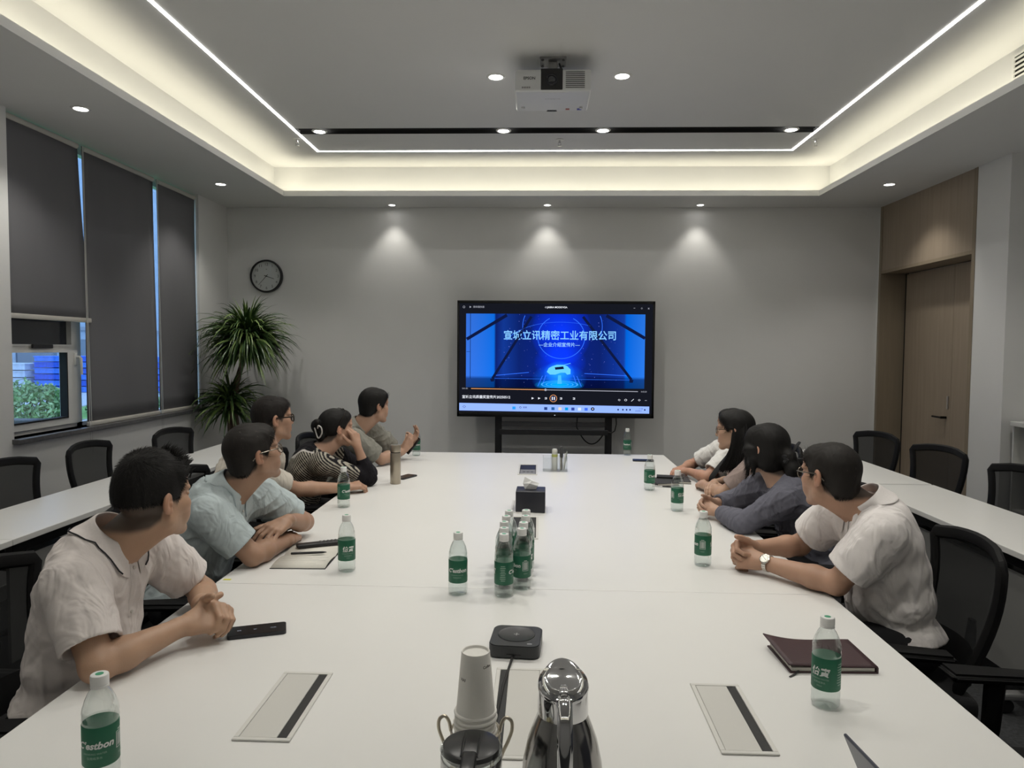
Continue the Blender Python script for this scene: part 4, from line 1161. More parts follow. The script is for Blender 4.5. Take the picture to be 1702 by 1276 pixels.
def person(lb, face, Hp, N, SL, SR, EL, ER, WL, WR, hc, hyaw, hpitch=0, hroll=0, hs=1., fem=False, handL=None, handR=None,
           skin=(.40, .215, .135), shirt=(.6, .6, .6), slL=.78, slR=.78, sl_fit=1.0, vox=.004, hair='short', hairmat=None, hair_t=(.010, .012, .014), belly=0., shade=None, collar_k=None,
           fold=(.10, .006), seed=1, chest=1., lwrist=None, hairfn=None, fade=.0, legs=True, bulk=1.0, stub=.9, trouser=(.016, .016, .018), strand_n=5000, strand_l=.022, strand_lift=.5, strand_w=.0008, strand_j=.12, grey=0., shirt_h=None, neck_open=0., brow=True, arm=1.0, placket=None):
    Hp, N, SL, SR, EL, ER, WL, WR, hc = [np.asarray(p, float) for p in (Hp, N, SL, SR, EL, ER, WL, WR, hc)]
    base = A3(Hp[0], Hp[1], 0)
    root = thing('person', lb, 'person', tuple(base), 0)
    fx = A3(face, 0, 0); left = np.cross(A3(0, 0, 1), fx)
    up = nrm(N - Hp); rt = SR - SL; rt = nrm(rt - up * (rt @ up)); fw = np.cross(up, rt)
    R = head_frame(hyaw, hpitch, hroll); H = Head(hc, R, hs)
    M = (Hp + N) / 2 - fw * .045 + up * .0
    bez = lambda t: Hp * (1 - t) ** 2 + M * 2 * t * (1 - t) + N * t * t
    def tan(t): return nrm((M - Hp) * (1 - t) + (N - M) * t)
    def torso(V, inf, kk=.05):
        for t, r, f in ((.02, (.165, .120, .10), .0), (.28, (.155 * bulk, .115 + belly * .6, .12), .01 + belly * .35), (.5, (.158 * bulk, .112 + belly * .4, .12), .012 + belly * .25), (.72, (.166 * bulk * chest, .110, .12), .012), (.88, (.150 * chest, .085, .085), .0)):
            u = tan(t); f_ = np.cross(u, rt); c = bez(t) + f_ * f
            V.ell(c, np.array(r) + inf, np.stack([rt, f_, u], 1), kk)
        for S in (SL, SR):
            V.cone(N - up * .062 + (S - N) * .25, S, .050 + inf, .052 + inf, .05)
    zmin = .0 if legs else .4
    allp = np.stack([Hp, N, SL, SR, EL, ER, WL, WR, hc])
    kn = [Hp + left * s * .10 + fx * .43 + A3(0, 0, -.015) for s in (1, -1)]
    an = [k + fx * -.02 + A3(0, 0, .085 - k[2]) for k in kn]
    lo = np.minimum(allp.min(0), np.min(kn, 0)) - .25; hi = np.maximum(allp.max(0), np.max(kn, 0)) + .22
    lo[2] = 0.0
    # ---- skin body
    V = Vol(lo, hi, vox, .68)
    torso(V, -.008)
    for s, k, a in ((1, kn[0], an[0]), (-1, kn[1], an[1])):
        V.cone(Hp + left * s * .085, k, .082, .058, .04); V.cone(k, a, .055, .038, .03)
        V.cone(a + A3(0, 0, -.04), a + fx * .15 + A3(0, 0, -.055), .034, .026, .02)
    # neck
    nb = N - up * .045 + fw * .015
    nr = .050 if fem else .057
    V.cone(nb, H.w(0, -.022, -.045), nr * 1.12, nr * hs, .03)
    V.cone(nb + fw * .02, H.w(0, .02, -.075), nr * .8, nr * .72, .03)
    V.cone(N - up * .06 + (SL - N) * .3, N - up * .06 + (SR - N) * .3, .05, .05, .04)
    add_head(V, H, fem)
    nails = []
    for right, S, E, W, hd in ((False, SL, EL, WL, handL), (True, SR, ER, WR, handR)):
        q = arm * (.86 if fem else 1.)
        V.cone(S, S + (E - S) * .35, .052 * q, .048 * q, .03)
        V.cone(S + (E - S) * .3, E, .047 * q, .040 * q, .02)
        V.cone(E, E + (W - E) * .3, .040 * q, .043 * q, .015)
        V.cone(E + (W - E) * .28, W, .043 * q, .026 * q, .012)
        if hd: hand_geo(V, W, right=right, sc=(.9 if fem else 1.08), nails=nails, **hd)
    pos, F = V.mesh()
    del V
    L = H.loc(pos)
    col = np.tile(np.array(skin), (len(pos), 1))
    dist = np.linalg.norm(L, axis=1)
    inh = dist < .17
    def blend(mask, c): 
        nonlocal col
        col = col * (1 - mask[:, None]) + np.array(c) * mask[:, None]
    sk = np.array(skin)
    # ears, cheeks redder
    em = inh * sstep(.070, .080, np.abs(L[:, 0])) * (np.abs(L[:, 2]) < .045) * (L[:, 1] < .03); blend(em * .45, sk * np.array([1.08, .80, .74]))
    ck = inh * np.exp(-((np.abs(L[:, 0]) - .045) ** 2 + (L[:, 1] - .075) ** 2 + (L[:, 2] + .03) ** 2) / .0009); blend(ck * .35, sk * np.array([1.05, .84, .8]))
    lp = inh * (L[:, 1] > .085) * np.exp(-(((L[:, 0]) / .020) ** 4 + ((L[:, 2] + .0632) / .0095) ** 4)); blend(lp * .75, (.36, .13, .11))
    if brow:
        bz = .024 - .28 * (np.abs(L[:, 0]) - .034) ** 2 / .02
        bm_ = inh * (L[:, 1] > .06) * np.exp(-(((np.abs(L[:, 0]) - .034) / .019) ** 4 + ((L[:, 2] - bz - .002) / .0045) ** 2)); blend(np.clip(bm_ * .9, 0, 1), (.03, .022, .018))
    for s in (-1, 1):
        de = np.linalg.norm(L - np.array([s * .032, .079, .004]), axis=1)
        ey = (de < .0136) & (L[:, 1] > .083); blend(ey * 1., (.62, .60, .57))
        ir = ey & (np.hypot(L[:, 0] - s * .032, L[:, 2] - .004) < .0062); blend(ir * 1., (.02, .012, .01))
    kind = 'short' if hair in ('short', 'fade') else hair
    zl = hairline(L[:, 1], kind)
    sm = inh * sstep(-.012, .010, L[:, 2] - zl) * stub * ((np.abs(L[:, 0]) < .0795) | (np.abs(L[:, 1] + .012) > .026))
    blend(sm, (.022, .019, .017))
    if not fem and hair != 'none':
        bd = inh * sstep(-.105, -.085, -np.abs(L[:, 2] + .09) - .02 + .0 * L[:, 0]) * (L[:, 1] > .03) * (L[:, 2] < -.045); blend(bd * .10, (.08, .06, .055))
    for c, r in nails:
        dn = np.linalg.norm(pos - c, axis=1); blend(1 - sstep(r * .75, r, dn), sk * np.array([1.18, 1.2, 1.22]))
    np_mesh('body', pos, F, skin_m, root, base, col)
    # ---- shirt
    h = shirt_h or max(.005, vox * 1.25)
    lo2 = np.minimum.reduce([Hp, N, SL, SR, EL, ER]) - .20; hi2 = np.maximum.reduce([Hp, N, SL, SR, EL, ER, WL * 1, WR * 1]) + .14
    lo2 = np.minimum(lo2, np.minimum(WL, WR) - .06)
    lo2[2] = Hp[2] - .14
    V = Vol(lo2, hi2, h)
    ends = []
    for S, E, W, sl in ((SL, EL, WL, slL), (SR, ER, WR, slR)):
        q = arm * (.88 if fem else 1.)
        if sl <= 1.0:
            e = S + (E - S) * sl; u = nrm(E - S)
            V.cone(S + (N - S) * .06, S + (E - S) * .4, .067 * sl_fit * q, .066 * sl_fit * q, .03)
            V.cone(S + (E - S) * .35, e + u * .05, .066 * sl_fit * q, .069 * sl_fit * q, .015)
            ends.append((e, u, .069 * sl_fit * q))
        else:
            e = E + (W - E) * (sl - 1); u = nrm(W - E)
            V.cone(S, S + (E - S) * .4, .062 * sl_fit * q, .059 * sl_fit * q, .03)
            V.cone(S + (E - S) * .35, E, .059 * sl_fit * q, .054 * sl_fit * q, .02)
            V.cone(E, E + (W - E) * .3, .054 * sl_fit * q, .055 * sl_fit * q, .02)
            V.cone(E + (W - E) * .28, e + u * .03, .054 * sl_fit * q, .040 * sl_fit * q, .012)
            ends.append((e, u, .041 * sl_fit * q))
    for e, u, r in ends:
        V.cyl(e, e + u * .16, r + .03, .001)
        V.cyl(e - u * .028, e + u * .02, r - .0145, .003)
    torso(V, .009, .03)
    V.ell(Hp - up * .03, (.180 * bulk, .136 + belly * .4, .10), np.stack([rt, fw, up], 1), .05)
    near = np.abs(V.D) < .05
    G = V.full()
    amp = folds(G, fold[0], fold[1], seed) + folds(G, fold[0] * .5, fold[1] * .28, seed + 9)
    for e, u, r in ends:
        q = [G[i] - e[i] for i in range(3)]; t_ = q[0] * u[0] + q[1] * u[1] + q[2] * u[2]
        wq = sstep(.09, .17, np.sqrt(q[0] ** 2 + q[1] ** 2 + q[2] ** 2))
        amp = amp * (wq + (1 - wq) * (.25 + .75 * sstep(.015, .06, -t_)))
    V.D -= np.where(near, amp, 0).astype(np.float32)
    V.D += np.float32(fold[1] * .25)
    ax = nrm(up * .80 + fw * .42)
    ncn = N + up * .004 + fw * .022
    V.cone(ncn - ax * .015, ncn + ax * .14, .058 if fem else .063, .085, .006, 's')
    if neck_open: V.cone(ncn - ax * .012 + fw * .05, ncn + ax * .05 + fw * neck_open, .035, .05, .01, 's')
    V.cyl(Hp - A3(0, 0, .40), Hp + A3(0, 0, .03), .40, .002)
    pos, F = V.mesh(); SV = V
    if shade: colr = shade(pos, dict(N=N, up=up, fw=fw, rt=rt, SL=SL, SR=SR, EL=EL, ER=ER, WL=WL, WR=WR, Hp=Hp))
    else: colr = np.tile(np.array(shirt), (len(pos), 1))
    np_mesh('shirt', pos, F, cloth_m, root, base, colr)
    if collar_k:
        ck_ = dict(collar_k); stripe = ck_.pop('stripe', None); pl = ck_.pop('placket', True)
        cm = mat('collar cloth %d' % seed, tuple(ck_.pop('col', shirt)), .85, bump=.3, bscale=900, var=.03, vscale=200)
        o, CV = collar(ncn - ax * .004, ax, fw, ck_.pop('r', .062), ck_.pop('h', .038), ck_.pop('fall', .058), cm, root, base, vol=SV, **ck_)
        if stripe:
            mb = MB()
            e = [CV[i, 5] * .62 + CV[i, 6] * .38 + (CV[i, 5] - ncn) * .035 - base for i in range(len(CV))]
            for part in (e[2:15], e[22:-2]): MB().tube(part, .0022, 6).build('collar_stripe', mat('dark collar stripe', stripe, .8, bump=.05), o, True)
    if placket:
        ln, nb_, full = placket
        f0 = nrm(fw - ax * (fw @ ax)); pts = []
        for k in range(15):
            p = ncn + f0 * (.088) - ax * .012 + (-up * .97 + fw * .12) * (ln * k / 14)
            pts.append(p)
        Pp = np.array(pts); VV = []; 
        for w_ in (-.0155, -.014, .014, .0155):
            Q = Pp + rt * w_
            for it in range(8):
                d, g = SV.sample(Q); Q = Q + g * (np.clip((.0035 if abs(w_) < .015 else -.001) - d, -.02, .02) * .8)[:, None]
            VV.append(Q)
        VV = np.stack(VV, 1); Fp = np.array([[i * 4 + j, i * 4 + j + 1, i * 4 + j + 5, i * 4 + j + 4] for i in range(14) for j in range(3)])
        po = np_mesh('placket', VV.reshape(-1, 3), Fp, cloth_m, root, base, np.tile(np.array(shirt) * .97, (60, 1)))
        bt = mat('shirt button', (.55, .52, .48), .35, bump=.02)
        for k in range(nb_):
            i = int(2 + 11 * k / max(1, nb_ - 1)) if nb_ > 1 else 4
            c = (VV[i, 1] + VV[i, 2]) / 2; nn = nrm(np.cross(VV[i, 2] - VV[i, 1], VV[i + 1, 1] - VV[i, 1])); nn = nn if nn @ fw > 0 else -nn
            MB().tube([c - base, c + nn * .003 - base], .0052, 12).build('button', bt, po, True)
    # ---- trousers and shoes (mostly under the table)
    if legs:
        lo3 = np.minimum.reduce([Hp - .2, *[k - .12 for k in kn], *[a - .1 for a in an]]); hi3 = np.maximum.reduce([Hp + .2, *[k + .12 for k in kn], *[a + .1 for a in an]])
        lo3[2] = .04; hi3[2] = Hp[2] + .16
        V = Vol(lo3, hi3, .012)
        V.ell(Hp, (.165, .118, .10), np.stack([left, fx, A3(0, 0, 1)], 1), .03)
        for s, k, a in ((1, kn[0], an[0]), (-1, kn[1], an[1])):
            V.cone(Hp + left * s * .085, k, .093, .074, .04); V.cone(k, a, .074, .056, .03)
        pos, F = V.mesh(); np_mesh('trousers', pos, F, trou_m, root, base, np.tile(np.array(trouser), (len(pos), 1)))
        for a in an:
            V = Vol(a - .13, a + .13 + fx * .16 + A3(.03, .0, 0), .008) if face > 0 else Vol(a - .13 + fx * .16 - A3(.03, 0, 0), a + .13, .008)
            V.cone(a + A3(0, 0, -.015) - fx * .03, a + A3(0, 0, -.04) + fx * .06, .045, .045, .02); V.cone(a + A3(0, 0, -.045), a + fx * .17 + A3(0, 0, -.052), .042, .036, .02)
            pos, F = V.mesh(); np_mesh('shoe', pos, F, shoe_m, root, base)
    # ---- hair
    hc_ = np.array(hairmat or HAIR_BLACK)
    hv = .0035 if vox < .0042 else .005
    if hair in ('short', 'fade', 'bob', 'up', 'long'):
        V = Vol(hc - .19 - A3(0, 0, .10 if hairfn else 0), hc + .19, hv)
        ts, tb, tt = hair_t
        V.ell(H.w(0, -.014, .034), np.array([.075 + ts, .094 + tb, .084 + tt]) * hs, R, .01)
        V.ell(H.w(0, .05, .068), np.array([.060 + ts, .045, .040 + tt * .6]) * hs, R, .02)
        if kind == 'short': V.ell(H.w(0, -.055, -.030), np.array([.056 + ts * .6, .042 + tb, .06]) * hs, R, .02)
        if kind in ('bob', 'long'): V.ell(H.w(0, -.03, -.03), np.array([.080 + ts, .070 + tb, .09]) * hs, R, .02)
        G = V.full(); q = [x / hs for x in V.loc(G, H.c, R)]
        cut = (hairline(q[1], kind) - q[2]) * .75
        if hair == 'fade': cut = np.maximum(cut, (.002 - .18 * np.minimum(q[1], .0) * 0 - q[2]) * .6)
        k_ = .008; D = V.D; hh = np.clip(.5 - .5 * (cut - D) / k_, 0, 1)
        V.D = (cut + (D - cut) * hh + k_ * hh * (1 - hh)).astype(np.float32)
        nz = .0007 * np.sin(q[0] * 330 + 3 * np.sin(q[1] * 70)) * np.sin(q[1] * 60 + 4 * np.sin(q[0] * 50))
        V.D += np.where(np.abs(V.D) < .02, nz, 0).astype(np.float32)
        if hairfn: hairfn(V, H, 'vol')
        pos, F = V.mesh()
        parts = [(pos, F)]; rgh = np.random.default_rng(seed + 300)
        NN = vnormals(pos, F)
        crown = H.w(.0, -.055, .105)
        def flow(P):
            l = H.loc(P)
            if kind == 'up': t = H.loc(np.tile(H.w(0, -.12, -.01), (len(P), 1))) - l
            else:
                t = l - np.array([.012, -.06, .11]); t[:, 2] -= .03
            return t @ R.T
        if strand_n: parts.append(strands(pos, NN, strand_n, flow, strand_l, (lambda P: strand_lift(H.loc(P))) if callable(strand_lift) else strand_lift, strand_w, seed + 50, jit=strand_j))
        if hairfn:
            ex = hairfn(None, H, 'extra')
            if ex: parts += ex
        Vv, Ff = join(parts)
        colh = np.tile(hc_, (len(Vv), 1))
        k0 = len(pos)
        if strand_n:
            kk_ = np.repeat(np.exp(rgh.normal(size=strand_n) * .55 + .1) + (rgh.random(strand_n) < grey) * 7.0, 6)
            colh[k0:k0 + 6 * strand_n] *= kk_[:, None]
        np_mesh('hair', Vv, Ff, hair_m, root, base, colh)
    return root, H, base
# ------------------------------------------------------------------ the nine people at the table
polo = dict(r=.063, h=.044, fall=.068, gap=13, tip=.020, flare=.028)
# nearest man on the left
def tuft(V, H, mode):
    if mode == 'vol': return None
    rg = np.random.default_rng(77); parts = []
    for k in range(170):
        x = rg.uniform(-.055, .055); y = .045 + .045 * rg.random()
        z = .034 + .118 * math.sqrt(max(.05, 1 - (x / .085) ** 2 - ((y + .014) / .125) ** 2))
        d = nrm(A3(x * 3, .55 + rg.normal() * .2, .75 + rg.normal() * .2)); l = .020 + .014 * rg.random()
        p = [H.w(x, y, z - .008), H.w(*(A3(x, y, z) + d * l * .5)), H.w(*(A3(x, y, z) + nrm(d + A3(0, .25, -.1)) * l))]
        mb = MB(); mb.tube(p, [.0030, .0022, .0004], 4); parts.append((np.array(mb.v), np.array([f for f in mb.f if len(f) == 4])))
    return parts
r1, H1, b1 = person('person in a pinkish white polo with spiky black hair, hands clasped, nearest left', 1,
    (-1.31, 1.93, .585), (-1.235, 1.96, 1.055), (-1.20, 2.155, .965), (-1.215, 1.795, .965), (-1.10, 2.27, .795), (-1.105, 1.715, .795), (-1.00, 2.06, .83), (-.995, 1.925, .815),
    (-1.105, 1.985, 1.160), 66, 2, 0, 1.0,
    handL=dict(d=(.85, -.45, .05), n=(.15, .45, .85), curl=(38, 55, 35), thumb=(.7, .5, .3)), handR=dict(d=(.72, .55, .08), n=(.25, -.60, .75), curl=(48, 66, 42), spread=.10, thumb=(.80, .5, .12), tcurl=22),
    skin=(.44, .275, .185), shirt=(.70, .645, .625), slL=.70, slR=.76, sl_fit=1.12, vox=.0033, hair='fade', hair_t=(.005, .008, .034), seed=1, fold=(.15, .007), belly=.02,
    collar_k=dict(polo, stripe=(.02, .02, .025)), strand_n=12000, strand_l=.017, strand_lift=lambda l: .25 + 1.1 * sstep(.02, .10, l[:, 1]) + .35 * sstep(.07, .12, l[:, 2]), strand_w=.0006, hairfn=tuft, stub=.88, placket=(.16, 2, 0))
# man in the pale blue polo
r2, H2, b2 = person('person in a pale blue polo and gold rimmed glasses, arms crossed over an open notebook', 1,
    (-1.41, 2.77, .585), (-1.255, 2.80, 1.04), (-1.185, 2.985, .955), (-1.245, 2.635, .955), (-1.05, 3.14, .815), (-1.10, 2.68, .795), (-1.055, 2.935, .868), (-1.055, 2.935, .785),
    (-1.145, 2.80, 1.172), 48, 10, 0, 1.0,
    handL=dict(d=(-.30, -.93, -.14), n=(.25, -.2, .95), curl=(20, 26, 16), spread=.22, thumb=(.8, .5, -.1)), handR=dict(d=(-.12, .98, -.03), n=(.2, 0, .95), curl=(20, 25, 15), thumb=(.8, .45, -.1)),
    skin=(.36, .215, .145), shirt=(.45, .515, .535), slL=.74, slR=.74, sl_fit=1.10, vox=.0034, hair='short', hair_t=(.008, .008, .012), hairmat=HAIR_GREY, grey=.05, seed=2, fold=(.12, .010),
    collar_k=polo, strand_n=11000, strand_l=.030, strand_lift=.06, placket=(.15, 2, 0))
glasses(H2, r2, b2, glw_m, .0018, shape=.5)
# man in the cream tee behind him
r3, H3, b3 = person('person in a cream tee and dark rimmed glasses, right arm stretched along the table', 1,
    (-1.68, 3.62, .585), (-1.54, 3.74, 1.05), (-1.50, 3.93, .965), (-1.475, 3.60, .955), (-1.57, 4.03, .73), (-1.33, 3.84, .82), (-1.43, 3.86, .675), (-1.125, 4.06, .79),
    (-1.445, 3.80, 1.210), 42, 3, 0, 1.0,
    handL=dict(d=(.9, -.3, 0), n=(0, 0, 1), curl=(20, 25, 15)), handR=dict(d=(.80, .6, .05), n=(-.2, -.35, .9), curl=(32, 45, 28), thumb=(.8, .5, 0)),
    skin=(.42, .25, .17), shirt=(.60, .555, .49), slL=.75, slR=.72, sl_fit=1.05, vox=.004, hair='short', hair_t=(.003, .006, .015), hairmat=(.013, .010, .009), seed=3, fold=(.12, .009), strand_n=6000, strand_l=.018, strand_lift=lambda l: .2 + .8 * sstep(.04, .10, l[:, 1]), stub=.80)
glasses(H3, r3, b3, gl_m, .0032, shape=.5)
# woman in the striped top
def shade4(P, j):
    s = np.stack([P @ nrm(j['ER'] - j['SR'] + A3(0, .2, 0)), P @ nrm(A3(.75, -.1, .65))], 1)
    t = np.abs(((s[:, 1]) * 84) % 1 - .5) * 2
    c = np.where((t > .52)[:, None], np.array([[.40, .37, .31]]), np.array([[.012, .011, .014]]))
    # black forearm sleeve, black yoke round the neck edged by a pale line
    f = P - j['ER']; u = nrm(j['WR'] - j['ER']); k = f @ u
    arm_ = (k > .015) & (np.linalg.norm(f - k[:, None] * u, axis=1) < .075)
    c[arm_] = (.010, .009, .012)
    la = (P - j['SL']) @ nrm(j['SL'] - j['N']) > -.03
    c[la] = (.010, .009, .012)
    q = P - j['N']; back = q @ j['fw']; side = q @ j['rt']; dn = -(q @ j['up'])
    d = np.sqrt((side / .125) ** 2 + ((dn - .03 + .03 * np.cos(side * 60)) / .115) ** 2)
    yk = (d < 1) & (back < .02); ln = (d >= 1) & (d < 1.10) & (back < .03)
    c[yk] = (.010, .009, .012); c[ln] = (.55, .52, .50)
    return c
def bun(V, H, mode):
    if mode == 'vol':
        V.ell(H.w(-.02, -.118, .020), (.044, .036, .042), H.R, .008)
        V.ell(H.w(-.005, -.105, -.03), (.04, .03, .045), H.R, .02)
        V.ell(H.w(.02, -.135, .045), (.026, .022, .024), H.R, .006)
        V.ell(H.w(-.01, -.085, -.085), (.035, .022, .04), H.R, .012)
    return None
r4, H4, b4 = person('person in a striped black and cream top, hair in a bun, cheek on hand', 1,
    (-1.50, 4.30, .575), (-1.345, 4.27, .985), (-1.25, 4.42, .91), (-1.275, 4.13, .915), (-1.10, 4.58, .79), (-1.045, 4.33, .80), (-1.13, 4.42, .80), (-1.105, 4.305, .995),
    (-1.245, 4.33, 1.105), 38, 0, 0, .97, fem=True,
    handL=dict(d=(.1, -.95, 0), n=(.2, 0, 1), curl=(25, 30, 20)), handR=dict(d=(-.25, .10, .96), n=(.75, -.55, .3), curl=(40, 60, 35), thumb=(.6, .5, -.4)),
    skin=(.45, .27, .19), slL=1.9, slR=1.62, shirt_h=.0034, vox=.004, hair='up', hair_t=(.010, .012, .012), hairfn=bun, shade=shade4, seed=4, fold=(.10, .005), strand_n=4000, strand_l=.04, strand_lift=-.04, strand_j=.05, arm=1.0)
glasses(H4, r4, b4, gl_m, .0022, up=58, shape=1., grow=1.09)
q = [H4.w(x, y, z) - b4 for x, y, z in smooth_pts([(.034, -.135, .012), (.060, -.140, .030), (.078, -.128, .018), (.070, -.122, -.018), (.040, -.132, -.050), (.022, -.140, -.020), (.030, -.148, .0), (.012, -.146, .012)], 6)]
tag(MB().tube(q, .0042, 8).build('hair_clip', mat('white heart clip', (.65, .62, .60), .3, bump=.02), r4, True), 'white heart shaped claw clip')
# man in the grey shirt at the far left
r5, H5, b5 = person('person in a grey short sleeved shirt holding a phone, farthest left', 1,
    (-1.52, 5.12, .585), (-1.335, 5.13, 1.035), (-1.24, 5.32, .955), (-1.30, 4.965, .945), (-1.09, 5.42, .80), (-1.13, 5.07, .80), (-1.00, 5.40, .845), (-1.015, 5.29, .83),
    (-1.205, 5.17, 1.178), 46, -2, 0, 1.04,
    handL=dict(d=(.55, .35, .7), n=(.6, .5, -.35), curl=(20, 35, 25)), handR=dict(d=(.5, .45, .62), n=(.7, -.5, -.1), curl=(30, 45, 30), thumb=(.7, .5, .2)),
    skin=(.44, .27, .19), shirt=(.25, .245, .215), slL=.78, slR=.80, sl_fit=1.12, vox=.0045, hair='short', hair_t=(.012, .012, .016), seed=5, fold=(.12, .010), belly=.03, bulk=1.04,
    collar_k=dict(polo, r=.066), strand_n=5000, strand_l=.035, strand_lift=.08)
# man in the white shirt, right
r6, H6, b6 = person('person in a white short sleeved shirt with a steel watch, nearest right', -1,
    (1.29, 2.54, .585), (1.205, 2.575, 1.06), (1.165, 2.42, .975), (1.155, 2.775, .965), (1.045, 2.475, .795), (1.065, 2.885, .815), (.865, 2.69, .80), (.865, 2.805, .825),
    (1.068, 2.605, 1.150), 117, -2, 0, 1.0,
    handL=dict(d=(-.85, .50, .05), n=(-.35, -.72, .60), curl=(64, 80, 48), thumb=(.80, .42, -.1), tcurl=25), handR=dict(d=(-.85, -.32, .04), n=(-.40, .75, .50), curl=(56, 70, 42), thumb=(.75, .5, .05), tcurl=22),
    skin=(.43, .255, .175), shirt=(.78, .74, .73), slL=.74, slR=.66, sl_fit=1.18, vox=.0033, hair='short', hair_t=(.006, .008, .006), hairmat=HAIR_GREY, grey=.04, seed=6, fold=(.17, .0075), belly=.03,
    collar_k=dict(r=.066, h=.040, fall=.066, gap=20, tip=.03, flare=.028), strand_n=11000, strand_l=.028, strand_lift=.03, placket=(.42, 5, 1))
glasses(H6, r6, b6, glw_m, .0018, shape=1.)
# woman in the grey shirt
def pony(V, H, mode):
    if mode == 'vol':
        V.chain([H.w(0, -.09, -.01), H.w(0, -.125, -.03), H.w(.0, -.145, -.09)], [.04, .028, .034], .02)
        V.chain([H.w(.0, -.145, -.09), H.w(.005, -.145, -.16), H.w(.01, -.135, -.235)], [.034, .030, .012], .02)
        for s in (-1, 1):
            if s > 0: continue
            V.chain([H.w(s * .062, .058, .055), H.w(s * .080, .050, .0), H.w(s * .078, .050, -.06), H.w(s * .068, .062, -.125)], [.016, .018, .013, .005], .02)
            V.chain([H.w(s * .078, .02, .0), H.w(s * .085, .015, -.05), H.w(s * .076, .02, -.115)], [.02, .018, .006], .02)
        return None
    return None
r7, H7, b7 = person('person in a grey long sleeved shirt with a black ponytail, hands clasped', -1,
    (1.34, 3.38, .575), (1.185, 3.43, .99), (1.135, 3.275, .915), (1.125, 3.58, .925), (.965, 3.325, .795), (1.03, 3.74, .81), (.905, 3.55, .80), (.915, 3.665, .818),
    (1.115, 3.475, 1.125), 124, -4, 0, 1.0, fem=True,
    handL=dict(d=(-.75, .64, .05), n=(-.45, -.62, .62), curl=(52, 68, 40), thumb=(.80, .42, -.1), tcurl=25), handR=dict(d=(-.85, -.35, .04), n=(-.38, .75, .50), curl=(40, 50, 30), thumb=(.75, .5, .05), tcurl=22),
    skin=(.45, .28, .20), shirt=(.125, .125, .155), slL=1.86, slR=1.84, sl_fit=1.08, vox=.0038, hair='bob', hair_t=(.011, .012, .012), hairfn=pony, seed=7, fold=(.10, .009), strand_n=6000, strand_l=.045, strand_lift=-.04, strand_j=.05,
    collar_k=dict(r=.056, h=.018, fall=.030, gap=14, tip=.0, flare=.014, placket=False))
sc_m = mat('black scrunchie', (.014, .014, .016), .8, bump=.5, bscale=200)
mb = MB(); pts = []
for k in range(20):
    t = 2 * math.pi * k / 20; rr = .030 + .004 * math.sin(t * 7)
    pts.append(H7.w(rr * math.cos(t), -.128 + .006 * math.sin(t * 5), -.035 + rr * .8 * math.sin(t) * .8) - b7)
mb.tube(pts, [.013 + .003 * math.sin(k * 2.3) for k in range(20)], 8, closed=True)
mb.tube([H7.w(.02, -.13, -.01) - b7, H7.w(.035, -.14, .02) - b7, H7.w(.052, -.145, .038) - b7], [.008, .014, .010], 8, flat=.5)
mb.build('scrunchie', sc_m, r7, True)
# woman in the beige tee
def longhair(V, H, mode):
    if mode == 'vol':
        return None
    rg = np.random.default_rng(5); Vs = []; Fs = []; o = 0
    parts = []
    for k in range(420):
        s = 1 if rg.random() < .18 else -1
        a = rg.random()
        x0 = s * (.060 + .026 * rg.random()); y0 = -.085 + .085 * a
        p = smooth_pts([H.w(x0 * .62, y0 * .75 - .01, .075), H.w(x0 * 1.06, y0, -.01), H.w(x0 * 1.12, y0 + .012, -.09), H.w(x0 * (1.05 + .1 * a) - s * .006, y0 + .030 + .02 * a, -.17 - .02 * rg.random()), H.w(x0 * .96, y0 + .055 + .03 * a, -.25 + .035 * rg.random())], 3)
        mb = MB(); mb.tube(p, [.0045 * (1 - .75 * i / len(p)) for i in range(len(p))], 5, flat=.6)
        F4 = np.array([f for f in mb.f if len(f) == 4]); parts.append((np.array(mb.v), F4))
    return parts
r8, H8, b8 = person('person in a beige tee with long straight black hair and round glasses', -1,
    (1.40, 4.11, .575), (1.245, 4.16, .98), (1.195, 4.03, .905), (1.275, 4.32, .90), (1.055, 4.06, .79), (1.185, 4.40, .79), (1.01, 4.29, .79), (1.055, 4.235, .815),
    (1.158, 4.19, 1.136), 152, -2, 0, .97, fem=True,
    handL=dict(d=(-.1, .98, 0), n=(-.4, 0, .9), curl=(25, 40, 25)), handR=dict(d=(-.5, -.8, -.05), n=(-.3, 0, .9), curl=(20, 30, 20)),
    skin=(.44, .275, .19), shirt=(.30, .235, .215), slL=.72, slR=.72, sl_fit=1.08, vox=.004, hair='long', hair_t=(.011, .012, .012), hairfn=longhair, seed=8, fold=(.10, .007), strand_n=4000, strand_l=.04, strand_lift=-.04, strand_j=.05)
glasses(H8, r8, b8, gl_m, .0014, shape=1.)
# person in the white tee, head hidden behind her
r9, H9, b9 = person('person in a white tee with a black shoulder strap, head hidden', -1,
    (1.48, 4.78, .575), (1.325, 4.79, .985), (1.245, 4.63, .915), (1.275, 4.95, .915), (1.085, 4.56, .79), (1.10, 5.08, .79), (1.01, 4.72, .80), (1.0, 4.9, .79),
    (1.315, 4.84, 1.10), 128, 0, 0, .95, fem=True,
    handL=dict(d=(-.5, .8, 0), n=(-.2, 0, .9), curl=(25, 35, 25)), handR=dict(d=(-.6, -.7, 0), n=(0, 0, 1), curl=(20, 30, 20)),
    skin=(.46, .25, .17), shirt=(.72, .71, .69), slL=.74, slR=.74, sl_fit=1.10, vox=.0045, hair='long', hair_t=(.006, .008, .006), seed=9, fold=(.09, .008), strand_n=1500, strand_l=.04, strand_lift=-.04, strand_j=.05)
sp = smooth_pts([(1.33, 4.68, .985), (1.27, 4.565, .985), (1.20, 4.525, .92), (1.13, 4.505, .84), (1.10, 4.52, .775), (1.13, 4.60, .70)], 6)
